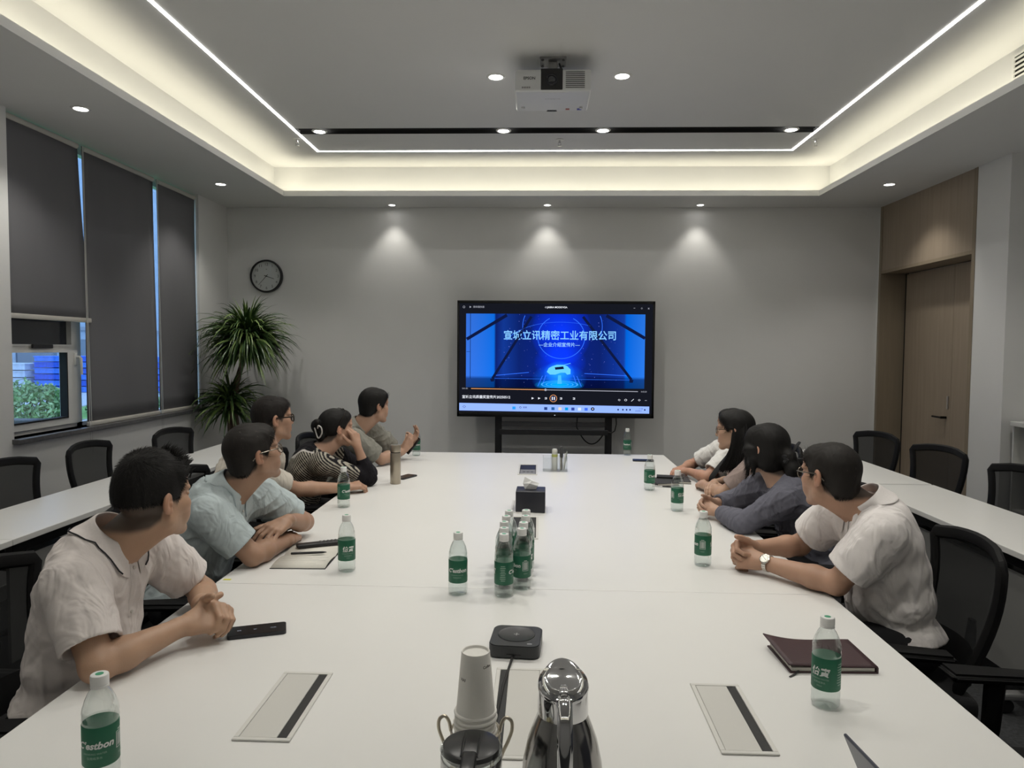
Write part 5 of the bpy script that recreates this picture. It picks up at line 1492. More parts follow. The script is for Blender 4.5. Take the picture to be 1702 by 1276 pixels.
MB().tube([p - b9 for p in sp], .017, 8, flat=.22, up=(-.5, -.75, .4)).build('shoulder_strap', mat('black webbing', (.012, .012, .013), .8, bump=.4, bscale=500), r9, True)
# the watch on the left wrist of the man in white
u = nrm(A3(.865, 2.69, .80) - A3(1.045, 2.475, .795)); wc = A3(.875, 2.678, .80); s_ = nrm(np.cross(u, A3(0, 0, 1))); n_ = nrm(np.cross(s_, u))
Rw = np.stack([u, s_, n_], 1)
wm = mat('steel watch band', (.62, .60, .55), .25, .95, bump=.1)
mb = MB()
for k in range(22):
    t = 2 * math.pi * k / 22; c = wc + s_ * .0335 * math.cos(t) + n_ * .029 * math.sin(t); tt = -s_ * math.sin(t) + n_ * math.cos(t); nn = s_ * math.cos(t) + n_ * math.sin(t)
    Mw = Matrix(((*[u[i] if 0 else u[0] for i in (0,)], tt[0], nn[0], c[0] - b6[0]), (u[1], tt[1], nn[1], c[1] - b6[1]), (u[2], tt[2], nn[2], c[2] - b6[2]), (0, 0, 0, 1)))
    mb.rbox(-.0085, .0085, -.0042, .0042, -.0012, .0018, .0008, 1, Mw)
wo = mb.build('wrist_watch', wm, r6, True)
fd = nrm(-n_ * -.45 + A3(-.35, -.75, .25)); fd = nrm(fd - u * (fd @ u)); c = wc + fd * .033; t2 = np.cross(fd, u)
Mw = Matrix(((u[0], t2[0], fd[0], c[0] - b6[0]), (u[1], t2[1], fd[1], c[1] - b6[1]), (u[2], t2[2], fd[2], c[2] - b6[2]), (0, 0, 0, 1)))
MB().lathe([(0, -.004), (.019, -.004), (.0205, 0), (.0195, .004), (.0165, .0052)], 28, M=Mw, cap=False).build('watch_case', wm, wo, True)
MB().lathe([(0, .0046), (.0168, .0046), (.0168, .004)], 28, M=Mw, cap=False).build('watch_dial', mat('watch dial', (.62, .60, .54), .3, .3, bump=.02), wo)
mb = MB()
for k in range(12): mb.box(-.0006, .0006, .011, .0145, .0047, .0052, Mw @ Matrix.Rotation(k * math.pi / 6, 4, 'Z'))
mb.box(-.0008, .0008, 0, .010, .005, .0055, Mw @ Matrix.Rotation(1.0, 4, 'Z')); mb.box(-.0007, .0007, 0, .014, .005, .0055, Mw @ Matrix.Rotation(-2.2, 4, 'Z'))
mb.build('watch_hands', gl_m, wo)
# ------------------------------------------------------------------ water bottles
pet_m = clear_mat('clear bottle plastic', (.93, .955, .95), .07, .85, .04)
water_m = clear_mat('still water', (.955, .975, .97), .03, .22, .02)
cap_m = mat('white bottle cap', (.74, .74, .73), .4, bump=.05)
label_m = mat('green bottle label', (.016, .115, .065), .4, bump=.05)
_nt = label_m.node_tree; _ge = _nt.nodes.new('ShaderNodeNewGeometry'); _mx = _nt.nodes.new('ShaderNodeMix'); _mx.data_type = 'RGBA'   # printed outside, pale inside
_mx.inputs[6].default_value = (.016, .115, .065, 1); _mx.inputs[7].default_value = (.40, .52, .46, 1)
_tl = _nt.nodes.new('ShaderNodeBsdfTranslucent'); _tl.inputs[0].default_value = (.10, .36, .22, 1); _ms = _nt.nodes.new('ShaderNodeMixShader'); _ms.inputs[0].default_value = .3
_nt.links.new(_nt.nodes['Principled BSDF'].outputs[0], _ms.inputs[1]); _nt.links.new(_tl.outputs[0], _ms.inputs[2]); _nt.links.new(_ms.outputs[0], _nt.nodes['Material Output'].inputs[0])
_nt.links.new(_ge.outputs['Backfacing'], _mx.inputs[0]); _nt.links.new(_mx.outputs[2], _nt.nodes['Principled BSDF'].inputs['Base Color'])
lw_m = mat('white label print', (.72, .76, .74), .45, bump=.02)
lg_m = mat('pale green label print', (.30, .46, .38), .45, bump=.02)
capg_m = mat('green cap print', (.05, .32, .17), .45, bump=.02)
BR = .0325
def bot_prof(inset=0.):
    p = [(.0, .006), (.016, .003), (.026, .0), (.0305, .004), (.0325, .012), (.0315, .022), (.0325, .034), (.0322, .044), (.0318, .046), (.0318, .124), (.0322, .126), (.0325, .131), (.0316, .137), (.0322, .143), (.0305, .155), (.0265, .169), (.0205, .182), (.0145, .190), (.0132, .192), (.0132, .196)]
    return [(max(0, r - inset), z + (inset if z < .01 else 0)) for r, z in p]
def wrap(v, f, a0, z0, r, k=1.):
    """flat lettering bent round the bottle"""
    out = []
    for x, y, _ in v:
        a = a0 + x / r; out.append((r * math.cos(a), r * math.sin(a), z0 + y))
    return out, f
def make_bottle(lb, loc, rz, level, grp):
    t = thing('water_bottle', lb, 'bottle', loc, rz, grp)
    n = 40
    v = []; f = []; P = bot_prof(); m = len(P)
    for i in range(n):
        a = 2 * math.pi * i / n
        for k, (r, z) in enumerate(P):
            q = r
            if 3 <= k <= 6: q = r * (1 + .05 * math.cos(a * 10 + z * 60))
            if 11 <= k <= 14: q = r * (1 + .028 * math.cos(a * 6 + (k % 2) * 1.5))
            v.append((q * math.cos(a), q * math.sin(a), z))
    for i in range(n):
        j = (i + 1) % n
        for k in range(m - 1): f.append((i * m + k, j * m + k, j * m + k + 1, i * m + k + 1))
    MB().add(v, f).build('shell', pet_m, t, True)
    pr = [q for q in bot_prof(.0012) if q[1] < level]
    last = pr[-1]
    pr2 = pr + [(last[0], level), (0, level)]
    MB().lathe(pr2, 32, cap=False).build('water', water_m, t, True)
    MB().lathe([(.0, .2165), (.0145, .2165), (.016, .2155), (.0166, .213), (.0166, .198), (.0158, .1975), (.0158, .196), (.0168, .1955), (.0168, .192), (.013, .1915)], 32, cap=False).build('cap', cap_m, t, 30)
    c = t.children[-1]
    MB().lathe([(0, .2168), (.0075, .2168), (.0075, .2164)], 20, cap=False).build('cap_print', capg_m, c)
    lab = MB().lathe([(.0324, .046), (.0330, .047), (.0330, .123), (.0324, .124)], 48, cap=False).build('label', label_m, t, True)
    r = .03312; mb = MB(); mg = MB()
    def put(q, body, size, a, z, shear=0., off=0.):
        v, f = text_mesh(body, size, shear, off, res=2); q.add(*wrap(v, f, a, z, r + .0011))
    put(mb, "C'estbon", .019, 0, .090, .25, .0006)
    put(mb, '怡寶', .022, math.pi, .090, .2, .0005)
    for a in (0, math.pi):
        put(mg, 'DRINKING WATER', .0052, a, .0745); put(mg, '饮用纯净水', .0058, a, .066)
    put(mg, '555ml', .005, math.pi, .058)
    # white-edged bar code panel and the small print panel
    def strip(q, a, z0, z1, w):
        k = 4; V = []; F = []
        for i in range(k + 1):
            x = a + (-w / 2 + w * i / k) / r
            V += [(r * math.cos(x), r * math.sin(x), z0), (r * math.cos(x), r * math.sin(x), z1)]
        for i in range(k): F.append((2 * i, 2 * i + 2, 2 * i + 3, 2 * i + 1))
        q.add(V, F)
    a = math.pi / 2; rg = random.Random(4)
    strip(mb, a, .107, .1085, .012)
    for x0, x1, z0, z1 in ((-.011, -.010, .072, .104), (.010, .011, .072, .104), (-.011, .011, .072, .073), (-.011, .011, .103, .104)): strip(mb, a + (x0 + x1) / 2 / r, z0, z1, x1 - x0)
    x = -.0085
    while x < .0085:
        w = rg.choice((.0005, .0009, .0014)); strip(mb, a + x / r, .076, .101, w); x += w + rg.choice((.0006, .0011))
    put(mg, '纯净水', .005, a, .062)
    a = -math.pi / 2
    for k in range(9): strip(mg, a + rg.uniform(-.002, 0) / r, .110 - k * .0062, .1122 - k * .0062, .020 - rg.random() * .006)
    mb.build('lettering', lw_m, lab); o = mg.build('small_print', lg_m, lab); o['kind'] = 'stuff'
    return t
FULL, LOW = .183, .129
bl = [  # x, y, which side of the label faces the camera (0 name, 90 bar code, 180 chinese, 270 text), level, label
    (-.845, 1.318, 20, LOW, 'partly drunk water bottle cut off by the bottom left corner of the picture', None),
    (-.725, 2.655, 172, LOW, 'water bottle standing by the open notebook with pen and remote', None),
    (-1.035, 3.735, -40, FULL, 'water bottle before the outstretched arm, behind the open notebook', None),
    (-.965, 5.60, 10, FULL, 'water bottle at the far left end by the man holding a phone', None),
    (-.272, 2.425, 5, FULL, 'lone water bottle left of the bottle cluster in the table middle', None),
    (-.112, 2.415, -85, FULL, 'cluster bottle at the very front of the left file, small print facing out', 'water bottles clustered in the table middle'),
    (-.052, 2.495, 66, FULL, 'cluster bottle at the front of the right file, bar code facing out', 'water bottles clustered in the table middle'),
    (-.116, 2.50, -60, FULL, 'cluster bottle second from the front in the left file', 'water bottles clustered in the table middle'),
    (-.120, 2.59, 30, FULL, 'cluster bottle third from the front in the left file', 'water bottles clustered in the table middle'),
    (-.116, 2.68, 80, FULL, 'cluster bottle fourth from the front in the left file', 'water bottles clustered in the table middle'),
    (-.109, 2.77, 120, FULL, 'cluster bottle at the very back of the left file', 'water bottles clustered in the table middle'),
    (-.048, 2.585, 140, FULL, 'cluster bottle second from the front in the right file', 'water bottles clustered in the table middle'),
    (-.042, 2.69, 200, FULL, 'cluster bottle third from the front in the right file', 'water bottles clustered in the table middle'),
    (-.042, 2.785, 250, FULL, 'cluster bottle at the very back of the right file', 'water bottles clustered in the table middle'),
    (.73, 5.77, 20, FULL, 'water bottle farthest on the right, at the table end below the screen', None),
    (.685, 4.325, -45, .139, 'water bottle beside the small dark notebooks on the right', None),
    (.745, 3.77, 140, .133, 'water bottle touching the clasped hands of the woman in grey', None),
    (.660, 2.81, 92, FULL, 'water bottle by the wrist watch of the man in white', None),
    (.699, 1.70, 205, LOW, 'partly drunk water bottle in front of the burgundy notebook', None)]
pro = {}
for x, y, side, lev, lb, grp in bl:
    # the wanted label side is turned to the camera's own direction seen from the bottle
    rz = math.atan2(-y, -x) - rad(side)
    if lev not in pro: pro[lev] = make_bottle(lb, (x, y, TZ), rz, lev, grp)
    else:
        o = dup(pro[lev], (x, y, TZ), rz, lb, grp)
        if not grp and 'group' in o: del o['group']

# ------------------------------------------------------------------ things on the near end
# paper cups, upside down, in a wire holder
paper_m = mat('white paper cup', (.78, .765, .73), .7, bump=.1, bscale=100, var=.03, vscale=15)
print_m = mat('grey cup print', (.16, .15, .14), .6, bump=.02)
CXp, CYp = -.112, 1.30
zt = 1.036
grp = 'upside down paper cups in the wire holder'
for k in range(8):
    z = zt - k * .0095
    if k == 0: lb = 'upside down white paper cup with small grey print, topmost of the stack'
    else: lb = 'upside down paper cup, ' + ['second', 'third', 'fourth', 'fifth', 'sixth', 'seventh', 'eighth'][k - 1] + ' from the top of the nested stack, rim showing'
    t = thing('paper_cup', lb, 'cup', (CXp + .0015 * math.sin(k * 2), CYp + .0012 * math.cos(k * 3), z - .118), 0, grp)
    if k == 0: MB().lathe([(0, .1135), (.0235, .1135), (.0245, .118), (.0262, .1185), (.0268, .117), (.0362, .006)], 40, cap=False).build('wall', paper_m, t, 50)
    else: MB().lathe([(.027, .1035), (.0283, .098), (.0362, .006)], 40, cap=False).build('wall', paper_m, t, 50)
    pts = [(.0372 * math.cos(a), .0372 * math.sin(a), .0035) for a in [2 * math.pi * i / 40 for i in range(40)]]
    MB().tube(pts, .0034, 8, closed=True).build('rim', paper_m, t, True)
    if k == 0:
        for body, size, a, z in (('HAPPINESS', .0075, -1.95, .072), ('FULL', .006, -1.88, .080), ('饮', .012, -.72, .082), ('Coffee', .007, -.66, .096)):
            v, f = text_mesh(body, size, 0, .0002)
            out = []
            for x, y, _ in v:
                zz = z + y; r = .0268 + (.117 - zz) / .111 * .0094 + .0003; aa = a + x / r; out.append((r * math.cos(aa), r * math.sin(aa), zz))
            MB().add(out, f).build('print', print_m, t)
ho = thing('cup_holder', 'silver twisted wire cup holder with two loop handles', 'holder', (CXp, CYp, TZ))
wi = mat('silver twisted wire', (.55, .50, .42), .3, .95, bump=.3, bscale=400)
for z in (.004, .075, .135): MB().tube([(.0455 * math.cos(a), .0455 * math.sin(a), z) for a in [2 * math.pi * i / 36 for i in range(36)]], .0025, 6, closed=True).build('ring', wi, ho, True)
for k in range(8):
    a = 2 * math.pi * k / 8; MB().tube([(.0455 * math.cos(a), .0455 * math.sin(a), .004), (.0455 * math.cos(a), .0455 * math.sin(a), .135)], .0018, 6).build('upright', wi, ho, True)
for s in (-1, 1):
    MB().tube([(s * x, 0, z) for x, _, z in smooth_pts([(.046, 0, .132), (.050, 0, .150), (.058, 0, .160), (.068, 0, .153), (.069, 0, .136), (.062, 0, .115), (.053, 0, .095), (.047, 0, .078)], 5)], .0034, 8).build('handle', wi, ho, True)
# glass teapot
tp = thing('glass_teapot', 'clear glass teapot with a black lid and handle at the bottom edge', 'teapot', (-.105, 1.145, TZ))
tg = clear_mat('teapot glass', (.93, .95, .95), .06, .8, .02)
MB().lathe([(0, .003), (.055, .0), (.066, .006), (.072, .03), (.075, .065), (.072, .105), (.060, .135), (.0505, .150), (.0490, .165), (.0505, .189), (.052, .190), (.0495, .1885), (.048, .165), (.049, .150), (.0585, .1345), (.070, .105), (.073, .065), (.070, .03), (.064, .009), (0, .006)], 48, cap=False).build('glass_body', tg, tp, True)
MB().lathe([(.0506, .160), (.0512, .161), (.0512, .178), (.0506, .179)], 48, cap=False).build('steel_band', mat('teapot steel', (.5, .5, .5), .2, 1, bump=.02), tp, True)
lid_b = mat('black lid plastic', (.010, .010, .011), .28, bump=.03)
MB().lathe([(.0455, .180), (.0475, .190), (.0470, .195), (.042, .197), (.0, .198)], 48, cap=False).build('lid', lid_b, tp, True)
l = tp.children[-1]
for s in (-1, 1): MB().tube([(s * .013, -.040, .196), (s * .013, .0, .2), (s * .013, .036, .196)], .0022, 6).build('lid_ridge', lid_b, l, True)
M_ = MB().rbox(-.012, .012, -.088, -.03, .186, .203, .005, 3)
M_.tube([(0, -.052, .168), (0, -.078, .188), (0, -.096, .170), (0, -.112, .12), (0, -.108, .07), (0, -.085, .04)], [.010, .012, .012, .010, .009, .007], 10, flat=.75)
M_.build('handle', lid_b, tp, True)
MB().lathe([(0, .007), (.062, .008), (.069, .03), (.071, .055), (0, .055)], 36, cap=False).build('tea', clear_mat('pale tea', (.88, .80, .62), .03, .4, .02), tp, True)
# steel vacuum jug
jg = thing('vacuum_jug', 'polished steel vacuum jug with a chrome lid and handle', 'jug', (.048, 1.20, TZ))
cr = mat('polished chrome', (.62, .62, .63), .07, 1, bump=.02, bscale=8)
st = mat('polished dark steel', (.36, .35, .34), .13, 1, bump=.05, bscale=12)
MB().lathe([(0, .0), (.070, .0), (.073, .006), (.0735, .03), (.0725, .09), (.068, .14), (.060, .178), (.050, .206), (.0435, .222), (.0425, .226)], 64, cap=False).build('body', st, jg, True)
MB().lathe([(.0425, .224), (.0435, .226), (.0430, .262), (.0425, .272), (.040, .276)], 64, cap=False).build('collar', cr, jg, True)
v = []; f = []; n = 48
prof = [(.043, .268), (.0445, .274), (.042, .281), (.033, .2855), (.031, .284), (.026, .2845), (.012, .287), (.0, .2875)]
for i in range(n):
    a = 2 * math.pi * i / n
    tip = max(0, math.sin(a)) ** 6
    for k, (r, z) in enumerate(prof):
        rr = r * (1 + .30 * tip * (k < 3)); v.append((rr * math.cos(a), rr * math.sin(a), z + .010 * math.sin(a) * (r / .043) + .006 * tip * (k < 3)))
m = len(prof)
for i in range(n):
    for k in range(m - 1): f.append((i * m + k, ((i + 1) % n) * m + k, ((i + 1) % n) * m + k + 1, i * m + k + 1))
MB().add(v, f).build('lid', cr, jg, 50)
MB().rbox(-.007, .007, -.046, -.016, .272, .283, .003, 2).build('thumb_lever', cr, jg, True)
MB().tube(smooth_pts([(.0, -.040, .268), (.0, -.062, .272), (.0, -.084, .258), (.0, -.098, .222), (.0, -.104, .16), (.0, -.102, .10), (.0, -.090, .06), (.0, -.070, .045)], 6), [.0135] * 8 + [.013] * 20 + [.011] * 15, 14, flat=.55, up=(0, -1, .1)).build('handle', cr, jg, True)
# square speaker hub
hb = thing('conference_speaker', 'dark grey square conference speaker with a round ribbed top', 'speaker', (-.055, 1.985, TZ), rad(-4))
hg = mat('dark hub plastic', (.035, .037, .04), .4, .2, bump=.15, bscale=500)
MB().prism(rrect(.142, .150, .024, 7), .004, .034).build('case', hg, hb, 30)
MB().prism(rrect(.134, .142, .022, 7), 0, .004).build('base', blackm, hb)
MB().prism(rrect(.136, .144, .022, 7), .034, .0365).build('top_plate', hg, hb, 30)
an = mat('spun metal disc', (.10, .10, .105), .32, .85, bump=.02)
MB().lathe([(.053, .0365), (.052, .0385), (.047, .0370), (.0, .0372)], 56, c=(0, .008, 0), cap=False).build('sound_disc', an, hb, True)
MB().rbox(-.008, .008, .0055, .0085, .0373, .0379, .0005, 1).rbox(-.0015, .0015, -.001, .016, .0373, .0379, .0005, 1).build('touch_mark', foot_m, hb)
MB().prism([(p[0] * .6 + .042, p[1] * .6 - .055) for p in rrect(.024, .013, .006)], .0365, .0371).build('badge', mat('silver badge', (.45, .45, .47), .3, .8, bump=.02), hb)
MB().box(-.02, .02, -.0756, -.0750, .012, .014).build('slot', dark_gap, hb)
tag(MB().tube([(-.062, 1.92, TZ + .009), (-.066, 1.88, TZ + .008), (-.071, 1.84, TZ + .006), (-.081, 1.75, TZ + .005), (-.089, 1.6, TZ + .005), (-.091, 1.48, TZ + .005)], .0035, 8).build('speaker_cable', cbm, None, True), 'thin black cable running from the square speaker into the table slot', 'cable')
# phones
def phone(lb, loc, rz, w, l, h=.009, scr_on=False, tilt=None, nm='mobile_phone'):
    t = thing(nm, lb, 'phone', loc, rz)
    if tilt is not None: t.rotation_euler = tilt
    MB().prism(rrect(w, l, .010), .0, h).build('case', mat('blue black phone case', (.010, .011, .016), .4, bump=.03), t, 30)
    MB().prism(rrect(w - .004, l - .004, .008), h, h + .0006).build('display', mat('dark phone glass', (.006, .006, .008), .22, spec=.3), t)
    if scr_on:
        pm = glow_mat('lock screen print', (.30, .32, .38), 1.0)
        for body, x, y, s in (('12:00', .0, .045, .008), ('22°', .0, -.005, .008), ('8月', .0, -.05, .008)):
            v, f = text_mesh(body, s); MB().add([(-p[1] * 1 + x, p[0] + y, h + .0009) for p in v], f).build('screen_text', pm, t)
    return t
phone('dark mobile phone lying by the hands of the man in the pinkish polo', (-.832, 2.055, TZ), rad(-70), .077, .165, .010, True)
phone('dark phone lying at the far right end beside the farthest bottle', (.815, 5.47, TZ), rad(85), .078, .16)
phone('dark phone lying flat behind the champagne flask', (-.868, 4.63, TZ), rad(-25), .078, .16)
phone('dark phone held up by the man in the grey shirt', (-.955, 5.40, .855), 0, .072, .15, .008, False, (rad(52), rad(8), rad(-62)))
# open notebook, pen, remote
nb = thing('open_notebook', 'open cream paged notebook under the crossed arms on the left', 'notebook', (-.925, 2.83, TZ), rad(2))
pg_m = mat('cream paper', (.66, .64, .58), .8, bump=.08, var=.02)
cv_m = mat('dark notebook cover', (.02, .02, .022), .6, bump=.2)
V = []; F = []
for j in range(13):
    y = -.165 + .33 * j / 12; h = .004 + .008 * abs(math.sin(math.pi * (j / 12) * 2)) ** .7 * (1 if j != 6 else .3)
    for i in range(2): V.append((-.105 + .21 * i, y, h))
for j in range(12): a = 2 * j; F.append((a, a + 1, a + 3, a + 2))
MB().add(V, F).build('page', pg_m, nb, True)
md = nb.children[-1].modifiers.new('thick', 'SOLIDIFY'); md.thickness = .003
MB().rbox(-.108, .108, -.168, -.003, .0, .0025, .001, 1).rbox(-.108, .108, .003, .168, .0, .0025, .001, 1).build('cover', cv_m, nb)
m = MB()
for k in range(7): m.box(-.09, .09 - .03 * (k % 3), -.145 + k * .016, -.1442 + k * .016, .0125 - .0008 * abs(k - 4), .0128 - .0008 * abs(k - 4))
m.build('ruled_line', mat('pale grey rule', (.45, .45, .46), .8, bump=.02), nb)
pe = thing('pen', 'black pen lying on the open notebook', 'pen', (-.928, 2.828, TZ + .0155), rad(13))
MB().lathe([(0, -.072), (.0042, -.070), (.0048, -.060), (.0052, 0), (.0048, .052), (.0036, .060), (.0012, .070), (0, .071)], 14, M=Matrix.Rotation(rad(90), 4, 'Y'), cap=False).build('barrel', blackm, pe, True)
MB().rbox(-.070, -.032, -.0015, .0015, .0045, .007, .0006, 1).build('clip', foot_m, pe)
rc = thing('remote_control', 'black remote control lying on the open notebook behind the pen', 'remote', (-.915, 2.945, TZ + .0135), rad(27))
MB().rbox(-.10, .10, -.021, .021, 0, .016, .006, 3).build('case', blackm, rc, True)
m = MB()
for i in range(6):
    for j in range(3): m.lathe([(.0042, .016), (.0042, .0175), (0, .0178)], 8, c=(.0 + i * .016, -.012 + j * .012, 0), cap=False)
m.build('button', mat('grey rubber button', (.10, .10, .10), .6, bump=.05), rc)
# thermos flask
th = thing('thermos_flask', 'champagne coloured steel thermos flask on the left side of the table', 'flask', (-.893, 4.415, TZ))
cm = mat('champagne steel', (.42, .37, .30), .32, .75, bump=.05)
MB().lathe([(0, 0), (.031, 0), (.033, .003), (.033, .190), (.031, .196), (.029, .197)], 36, cap=False).build('body', cm, th, 40)
MB().lathe([(.0295, .196), (.0295, .202)], 36, cap=False).build('seal_ring', dark_gap, th)
MB().lathe([(.0325, .202), (.033, .205), (.033, .240), (.031, .2455), (.0, .2455)], 36, cap=False).build('cap', cm, th, 40)
MB().lathe([(0, .2458), (.022, .2458), (.022, .2462), (0, .2464)], 30, cap=False).build('cap_inlay', mat('silver cap inlay', (.6, .6, .6), .15, 1, bump=.02), th)
# tissue box
tx = thing('tissue_box', 'black leather tissue box with a white tissue pulled up', 'tissue box', (-.033, 3.735, TZ), rad(-1))
lm_ = mat('navy black leather', (.009, .010, .018), .42, bump=.35, bscale=500)
MB().rbox(-.077, .077, -.075, .075, 0, .112, .004, 3).build('box', lm_, tx, True)
MB().prism([(x, y) for x, y in rrect(.06, .018, .008)], .1122, .1128).build('slot', dark_gap, tx)
V = [(-.025, -.004, .112), (.0, -.008, .113), (.022, -.004, .112), (-.034, .002, .135), (-.005, -.016, .138), (.030, -.008, .128), (-.026, .006, .163), (.004, -.008, .150), (.036, .002, .136), (-.02, .010, .113), (.004, .012, .113), (.022, .010, .112), (-.02, .014, .15), (.01, .012, .148)]
V = [(x * 1.25, y * 1.2, .112 + (z - .112) * 1.25) for x, y, z in V]
F = [(0, 1, 4, 3), (1, 2, 5, 4), (3, 4, 7, 6), (4, 5, 8, 7), (9, 12, 13, 10), (10, 13, 8, 11), (6, 7, 13, 12), (7, 8, 13)]
MB().add(V, F).build('tissue', mat('white tissue', (.75, .75, .75), .9, bump=.1), tx)
tx.children[-1].modifiers.new('thick', 'SOLIDIFY').thickness = .0008
# acrylic organiser
ac = thing('acrylic_organiser', 'clear acrylic desk organiser near the far end of the table', 'organiser', (.125, 4.98, TZ))
acm = clear_mat('clear acrylic', (.95, .96, .965), .05, .4, .03, .03)
m = MB()
for b in ((-.085, .085, -.06, -.057), (-.085, .085, .057, .06), (-.085, -.082, -.057, .057), (.082, .085, -.057, .057), (-.030, -.027, -.057, .057), (.028, .031, -.057, .057)): m.box(*b, .003, .10)
m.box(-.085, .085, -.06, .06, 0, .003)
m.build('tray', acm, ac)
it = thing('marker_bottle', 'white bottle with a yellow green band in the acrylic organiser', 'bottle', (.122, 4.98, TZ + .0035))
MB().lathe([(0, 0), (.020, 0), (.021, .003), (.021, .11), (.018, .120), (.019, .122), (.019, .143), (.014, .150), (0, .151)], 24, cap=False).build('body', mat('milky plastic', (.60, .60, .56), .5, bump=.02), it, 40)
MB().lathe([(.0214, .095), (.0216, .096), (.0216, .112), (.0214, .113)], 24, cap=False).build('band', mat('yellow green band', (.42, .45, .12), .5, bump=.02), it)
it = thing('eraser_brush', 'dark grey long handled brush standing in the acrylic organiser', 'brush', (.170, 4.985, TZ + .004))
MB().lathe([(0, 0), (.008, 0), (.010, .03), (.007, .07), (.012, .10), (.014, .14), (.010, .165), (0, .17)], 16, cap=False).build('handle', mat('dark grey rubber', (.05, .05, .055), .6, bump=.1), it, True)
for k, (x, y, tx_, cc, lb) in enumerate(((.183, 4.965, .10, (.62, .62, .60), 'white pen leaning right in the acrylic organiser'), (.190, 4.99, .14, (.30, .33, .30), 'grey green pen leaning farthest right in the acrylic organiser'), (.166, 4.955, -.02, (.16, .13, .07), 'short brown pencil in the acrylic organiser'))):
    p = thing('desk_pen', lb, 'pen', (x, y, TZ + .004)); p.rotation_euler = (0, tx_, 0)
    MB().lathe([(0, 0), (.003, .004), (.0042, .012), (.0042, .115 + .01 * k - .05 * (k == 2)), (.003, .122 + .01 * k - .05 * (k == 2)), (0, .123 + .01 * k - .05 * (k == 2))], 10, cap=False).build('barrel', mat('desk pen %d' % k, cc, .45, bump=.02), p, True)
    MB().box(.003, .006, -.001, .001, .06, .1).build('clip', foot_m, p) if k < 2 else None
# notebooks on the right
def closed_book(lb, loc, rz, w, l, h, m, nm='notebook'):
    t = thing(nm, lb, 'notebook', loc, rz)
    MB().rbox(-w / 2, w / 2, -l / 2, l / 2, h - .0028, h, .001, 1).rbox(-w / 2, w / 2, -l / 2, l / 2, 0, .0028, .001, 1).rbox(-w / 2, -w / 2 + .004, -l / 2, l / 2, 0, h, .001, 1).build('cover', m, t)
    MB().box(-w / 2 + .004, w / 2 - .004, -l / 2 + .004, l / 2 - .004, .0028, h - .0028).build('pages', pg_m, t)
    return t
closed_book('dark closed notebook lying next to the bottle on the right', (.80, 4.56, TZ), rad(14), .15, .21, .018, cv_m)
closed_book('dark closed notebook at the table edge before the woman in the beige tee', (.925, 4.63, TZ), rad(-4), .13, .19, .016, mat('charcoal cover', (.03, .03, .034), .6, bump=.2))
closed_book('black diary lying across the two dark notebooks', (.87, 4.66, TZ + .0185), rad(80), .085, .17, .010, blackm, 'diary')
p = thing('ballpoint_pen', 'pen with a pale end lying in front of the dark notebooks on the right', 'pen', (.79, 4.42, TZ + .0045), rad(-14))
MB().lathe([(0, -.01), (.0042, -.008), (.0042, .06), (.002, .068), (0, .07)], 12, M=Matrix.Rotation(rad(90), 4, 'Y'), cap=False).build('barrel', blackm, p, True)
MB().lathe([(0, -.072), (.0038, -.07), (.0038, -.01)], 12, M=Matrix.Rotation(rad(90), 4, 'Y'), cap=False).build('grip', foot_m, p, True)
# burgundy notebook with a lifted cover
bn = thing('burgundy_notebook', 'burgundy leather notebook with a lifted curling cover on the right', 'notebook', (.785, 1.955, TZ), rad(2))
bm2 = mat('burgundy leather', (.045, .018, .022), .5, bump=.35, bscale=300, var=.08)
V = []; F = []; nx, ny = 14, 10
for j in range(ny + 1):
    for i in range(nx + 1):
        x = -.118 + .236 * i / nx; y = -.085 + .17 * j / ny
        lift = .016 + .020 * (1 - i / nx) ** 2.2 * (.25 + .75 * j / ny) - .004 * math.sin(i / nx * 5) * j / ny
        V.append((x - .010 * (1 - i / nx) * j / ny, y, lift))
for j in range(ny):
    for i in range(nx): a = j * (nx + 1) + i; F.append((a, a + 1, a + nx + 2, a + nx + 1))
MB().add(V, F).build('front_cover', bm2, bn, True)
bn.children[-1].modifiers.new('thick', 'SOLIDIFY').thickness = -.003
MB().rbox(-.115, .12, -.086, .085, 0, .004, .0015, 1).rbox(.114, .12, -.086, .085, 0, .017, .0015, 1).build('back_cover', bm2, bn)
MB().box(-.108, .112, -.08, .08, .004, .013).build('pages', pg_m, bn)
MB().tube([(-.09, -.08, .005), (-.105, -.095, .003), (-.125, -.110, .002)], .003, 6, flat=.3).build('ribbon', cv_m, bn, True)
LTA, LTT = 5, -24
# open laptop at the bottom right, seen nearly edge on
lt = thing('laptop', 'dark thin edge of an open laptop lid at the bottom right of the picture', 'laptop', (.622, 1.02, TZ), rad(LTA))
la = mat('laptop aluminium', (.38, .38, .40), .3, .9, bump=.02)
MB().rbox(0, .225, -.16, .16, 0, .012, .004, 2).build('base', la, lt)
Ml = Matrix.Translation((0, 0, .013)) @ Matrix.Rotation(rad(LTT), 4, 'Y')
ld = MB().rbox(-.006, 0, -.16, .16, 0, .225, .0025, 2, Ml).build('lid', mat('laptop slate lid', (.07, .075, .10), .3, .6, bump=.02), lt)
MB().box(.0001, .0008, -.154, .154, .012, .22, Ml).build('display', mat('dark display glass', (.012, .013, .02), .12, bump=.01), ld)
MB().box(.02, .12, -.14, .14, .0121, .0127).build('keyboard', blackm, lt)

# sticky tab
tag(MB().rbox(-.014, .014, -.006, .006, 0, .0008, .0003, 1).build('sticky_tab', mat('yellow sticky paper', (.70, .68, .05), .7, bump=.02), None, loc=(-1.132, 2.525, TZ + .0002)), 'small yellow sticky tab on the left table edge by the seam', 'sticky note')

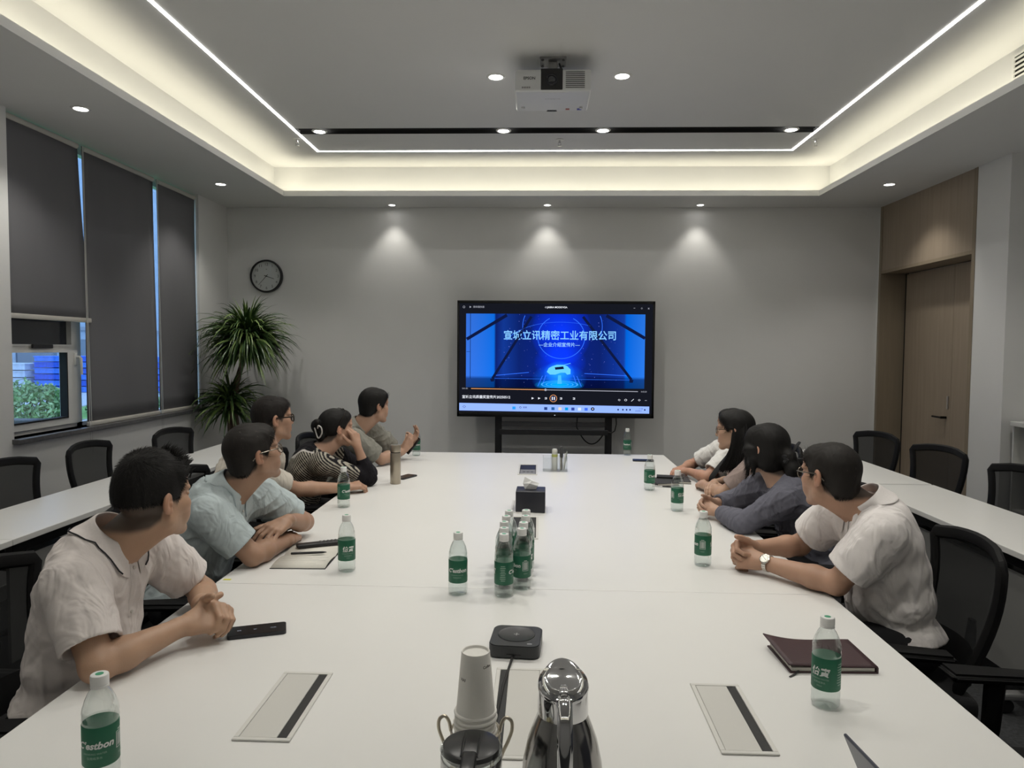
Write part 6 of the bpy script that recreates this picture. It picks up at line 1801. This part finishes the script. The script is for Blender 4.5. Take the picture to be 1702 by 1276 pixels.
# ------------------------------------------------------------------ potted dracaena in the corner
pl = thing('potted_plant', 'tall potted dracaena with two leafy heads in the left corner', 'plant', (-3.0, 6.92, 0))
bk = mat('dracaena bark', (.16, .115, .085), .8, bump=.6, bscale=60, var=.2, vscale=20)
MB().lathe([(0, 0), (.13, 0), (.15, .02), (.185, .34), (.195, .36), (.18, .36), (.17, .33), (0, .33)], 36, cap=False).build('pot', mat('white glazed pot', (.6, .6, .58), .3, bump=.03), pl, 40)
MB().lathe([(0, .335), (.172, .33)], 30, cap=False).build('soil', mat('potting soil', (.03, .022, .016), .95, bump=.8, bscale=90), pl)
MB().tube(smooth_pts([(.03, .0, .32), (.02, .0, .7), (-.01, 0, 1.0), (.02, .0, 1.25), (.075, .0, 1.45), (.11, .0, 1.62), (.125, 0, 1.72)], 5), [.036 - .0006 * k for k in range(31)], 12).build('trunk', bk, pl, True)
MB().tube(smooth_pts([(-.04, .0, .32), (-.05, .0, .7), (-.05, -.01, 1.02)], 5), .028, 10).build('trunk', bk, pl, True)
lf = [mat('dracaena dark leaf', (.045, .095, .028), .32, bump=.1, var=.3, vscale=9, spec=.6), mat('dracaena light leaf', (.19, .28, .085), .34, bump=.1, var=.25, vscale=9, spec=.6)]
def rosette(c, n, L, seed, vert=(.15, 1.), droop=1.):
    rg = np.random.default_rng(seed)
    for half, m in enumerate(lf):
        mb = MB()
        for k in range(n):
            if (k % 3 == 0) != (half == 1): continue
            a = rg.random() * 2 * math.pi; e = rad(-28 + 105 * rg.random() ** 1.0)
            l = L * (.65 + .5 * rg.random()) * (1 if e < .7 else .74); w = .0135 * (.8 + .5 * rg.random())
            d = Vector((math.cos(a) * math.cos(e), math.sin(a) * math.cos(e), math.sin(e)))
            p = Vector(c) + Vector((0, 0, (rg.random() - .5) * .16)); side = Vector((-math.sin(a), math.cos(a), 0))
            tw = rg.normal() * .4; pts = []; ns = 6; step = l / ns
            g = (.16 + .20 * rg.random()) * droop
            for i in range(ns + 1):
                pts.append((p.copy(), w * (.55 + .45 * min(1, i / 1.5)) * (1 - (i / ns) ** 2.2) + .0004)); p += d * step
                d = (d + Vector((0, 0, -g * (i + 1) / ns * (1.0 if e > .6 else 1.15)))).normalized()
            V = []; F = []
            for i, (q, ww) in enumerate(pts):
                s = (side + Vector((0, 0, tw))).normalized(); up_ = Vector((0, 0, ww * .35))
                for sg in (-1, 0, 1):
                    z = q + s * ww * sg + (up_ if sg else Vector((0, 0, 0)))
                    zx = z + pl.location
                    z.x = max(z.x, XL + .02 - pl.location.x + .01 * rg.random()); z.y = min(z.y, YB - .02 - pl.location.y)
                    V.append(z)
            for i in range(ns): b = i * 3; F += [(b, b + 1, b + 4, b + 3), (b + 1, b + 2, b + 5, b + 4)]
            mb.add(V, F)
        o = mb.build('leaves', m, pl, True); o['kind'] = 'stuff'
rosette((.125, 0, 1.67), 900, .53, 21, droop=1.7)
rosette((-.05, -.01, 1.06), 300, .43, 22, droop=1.6)
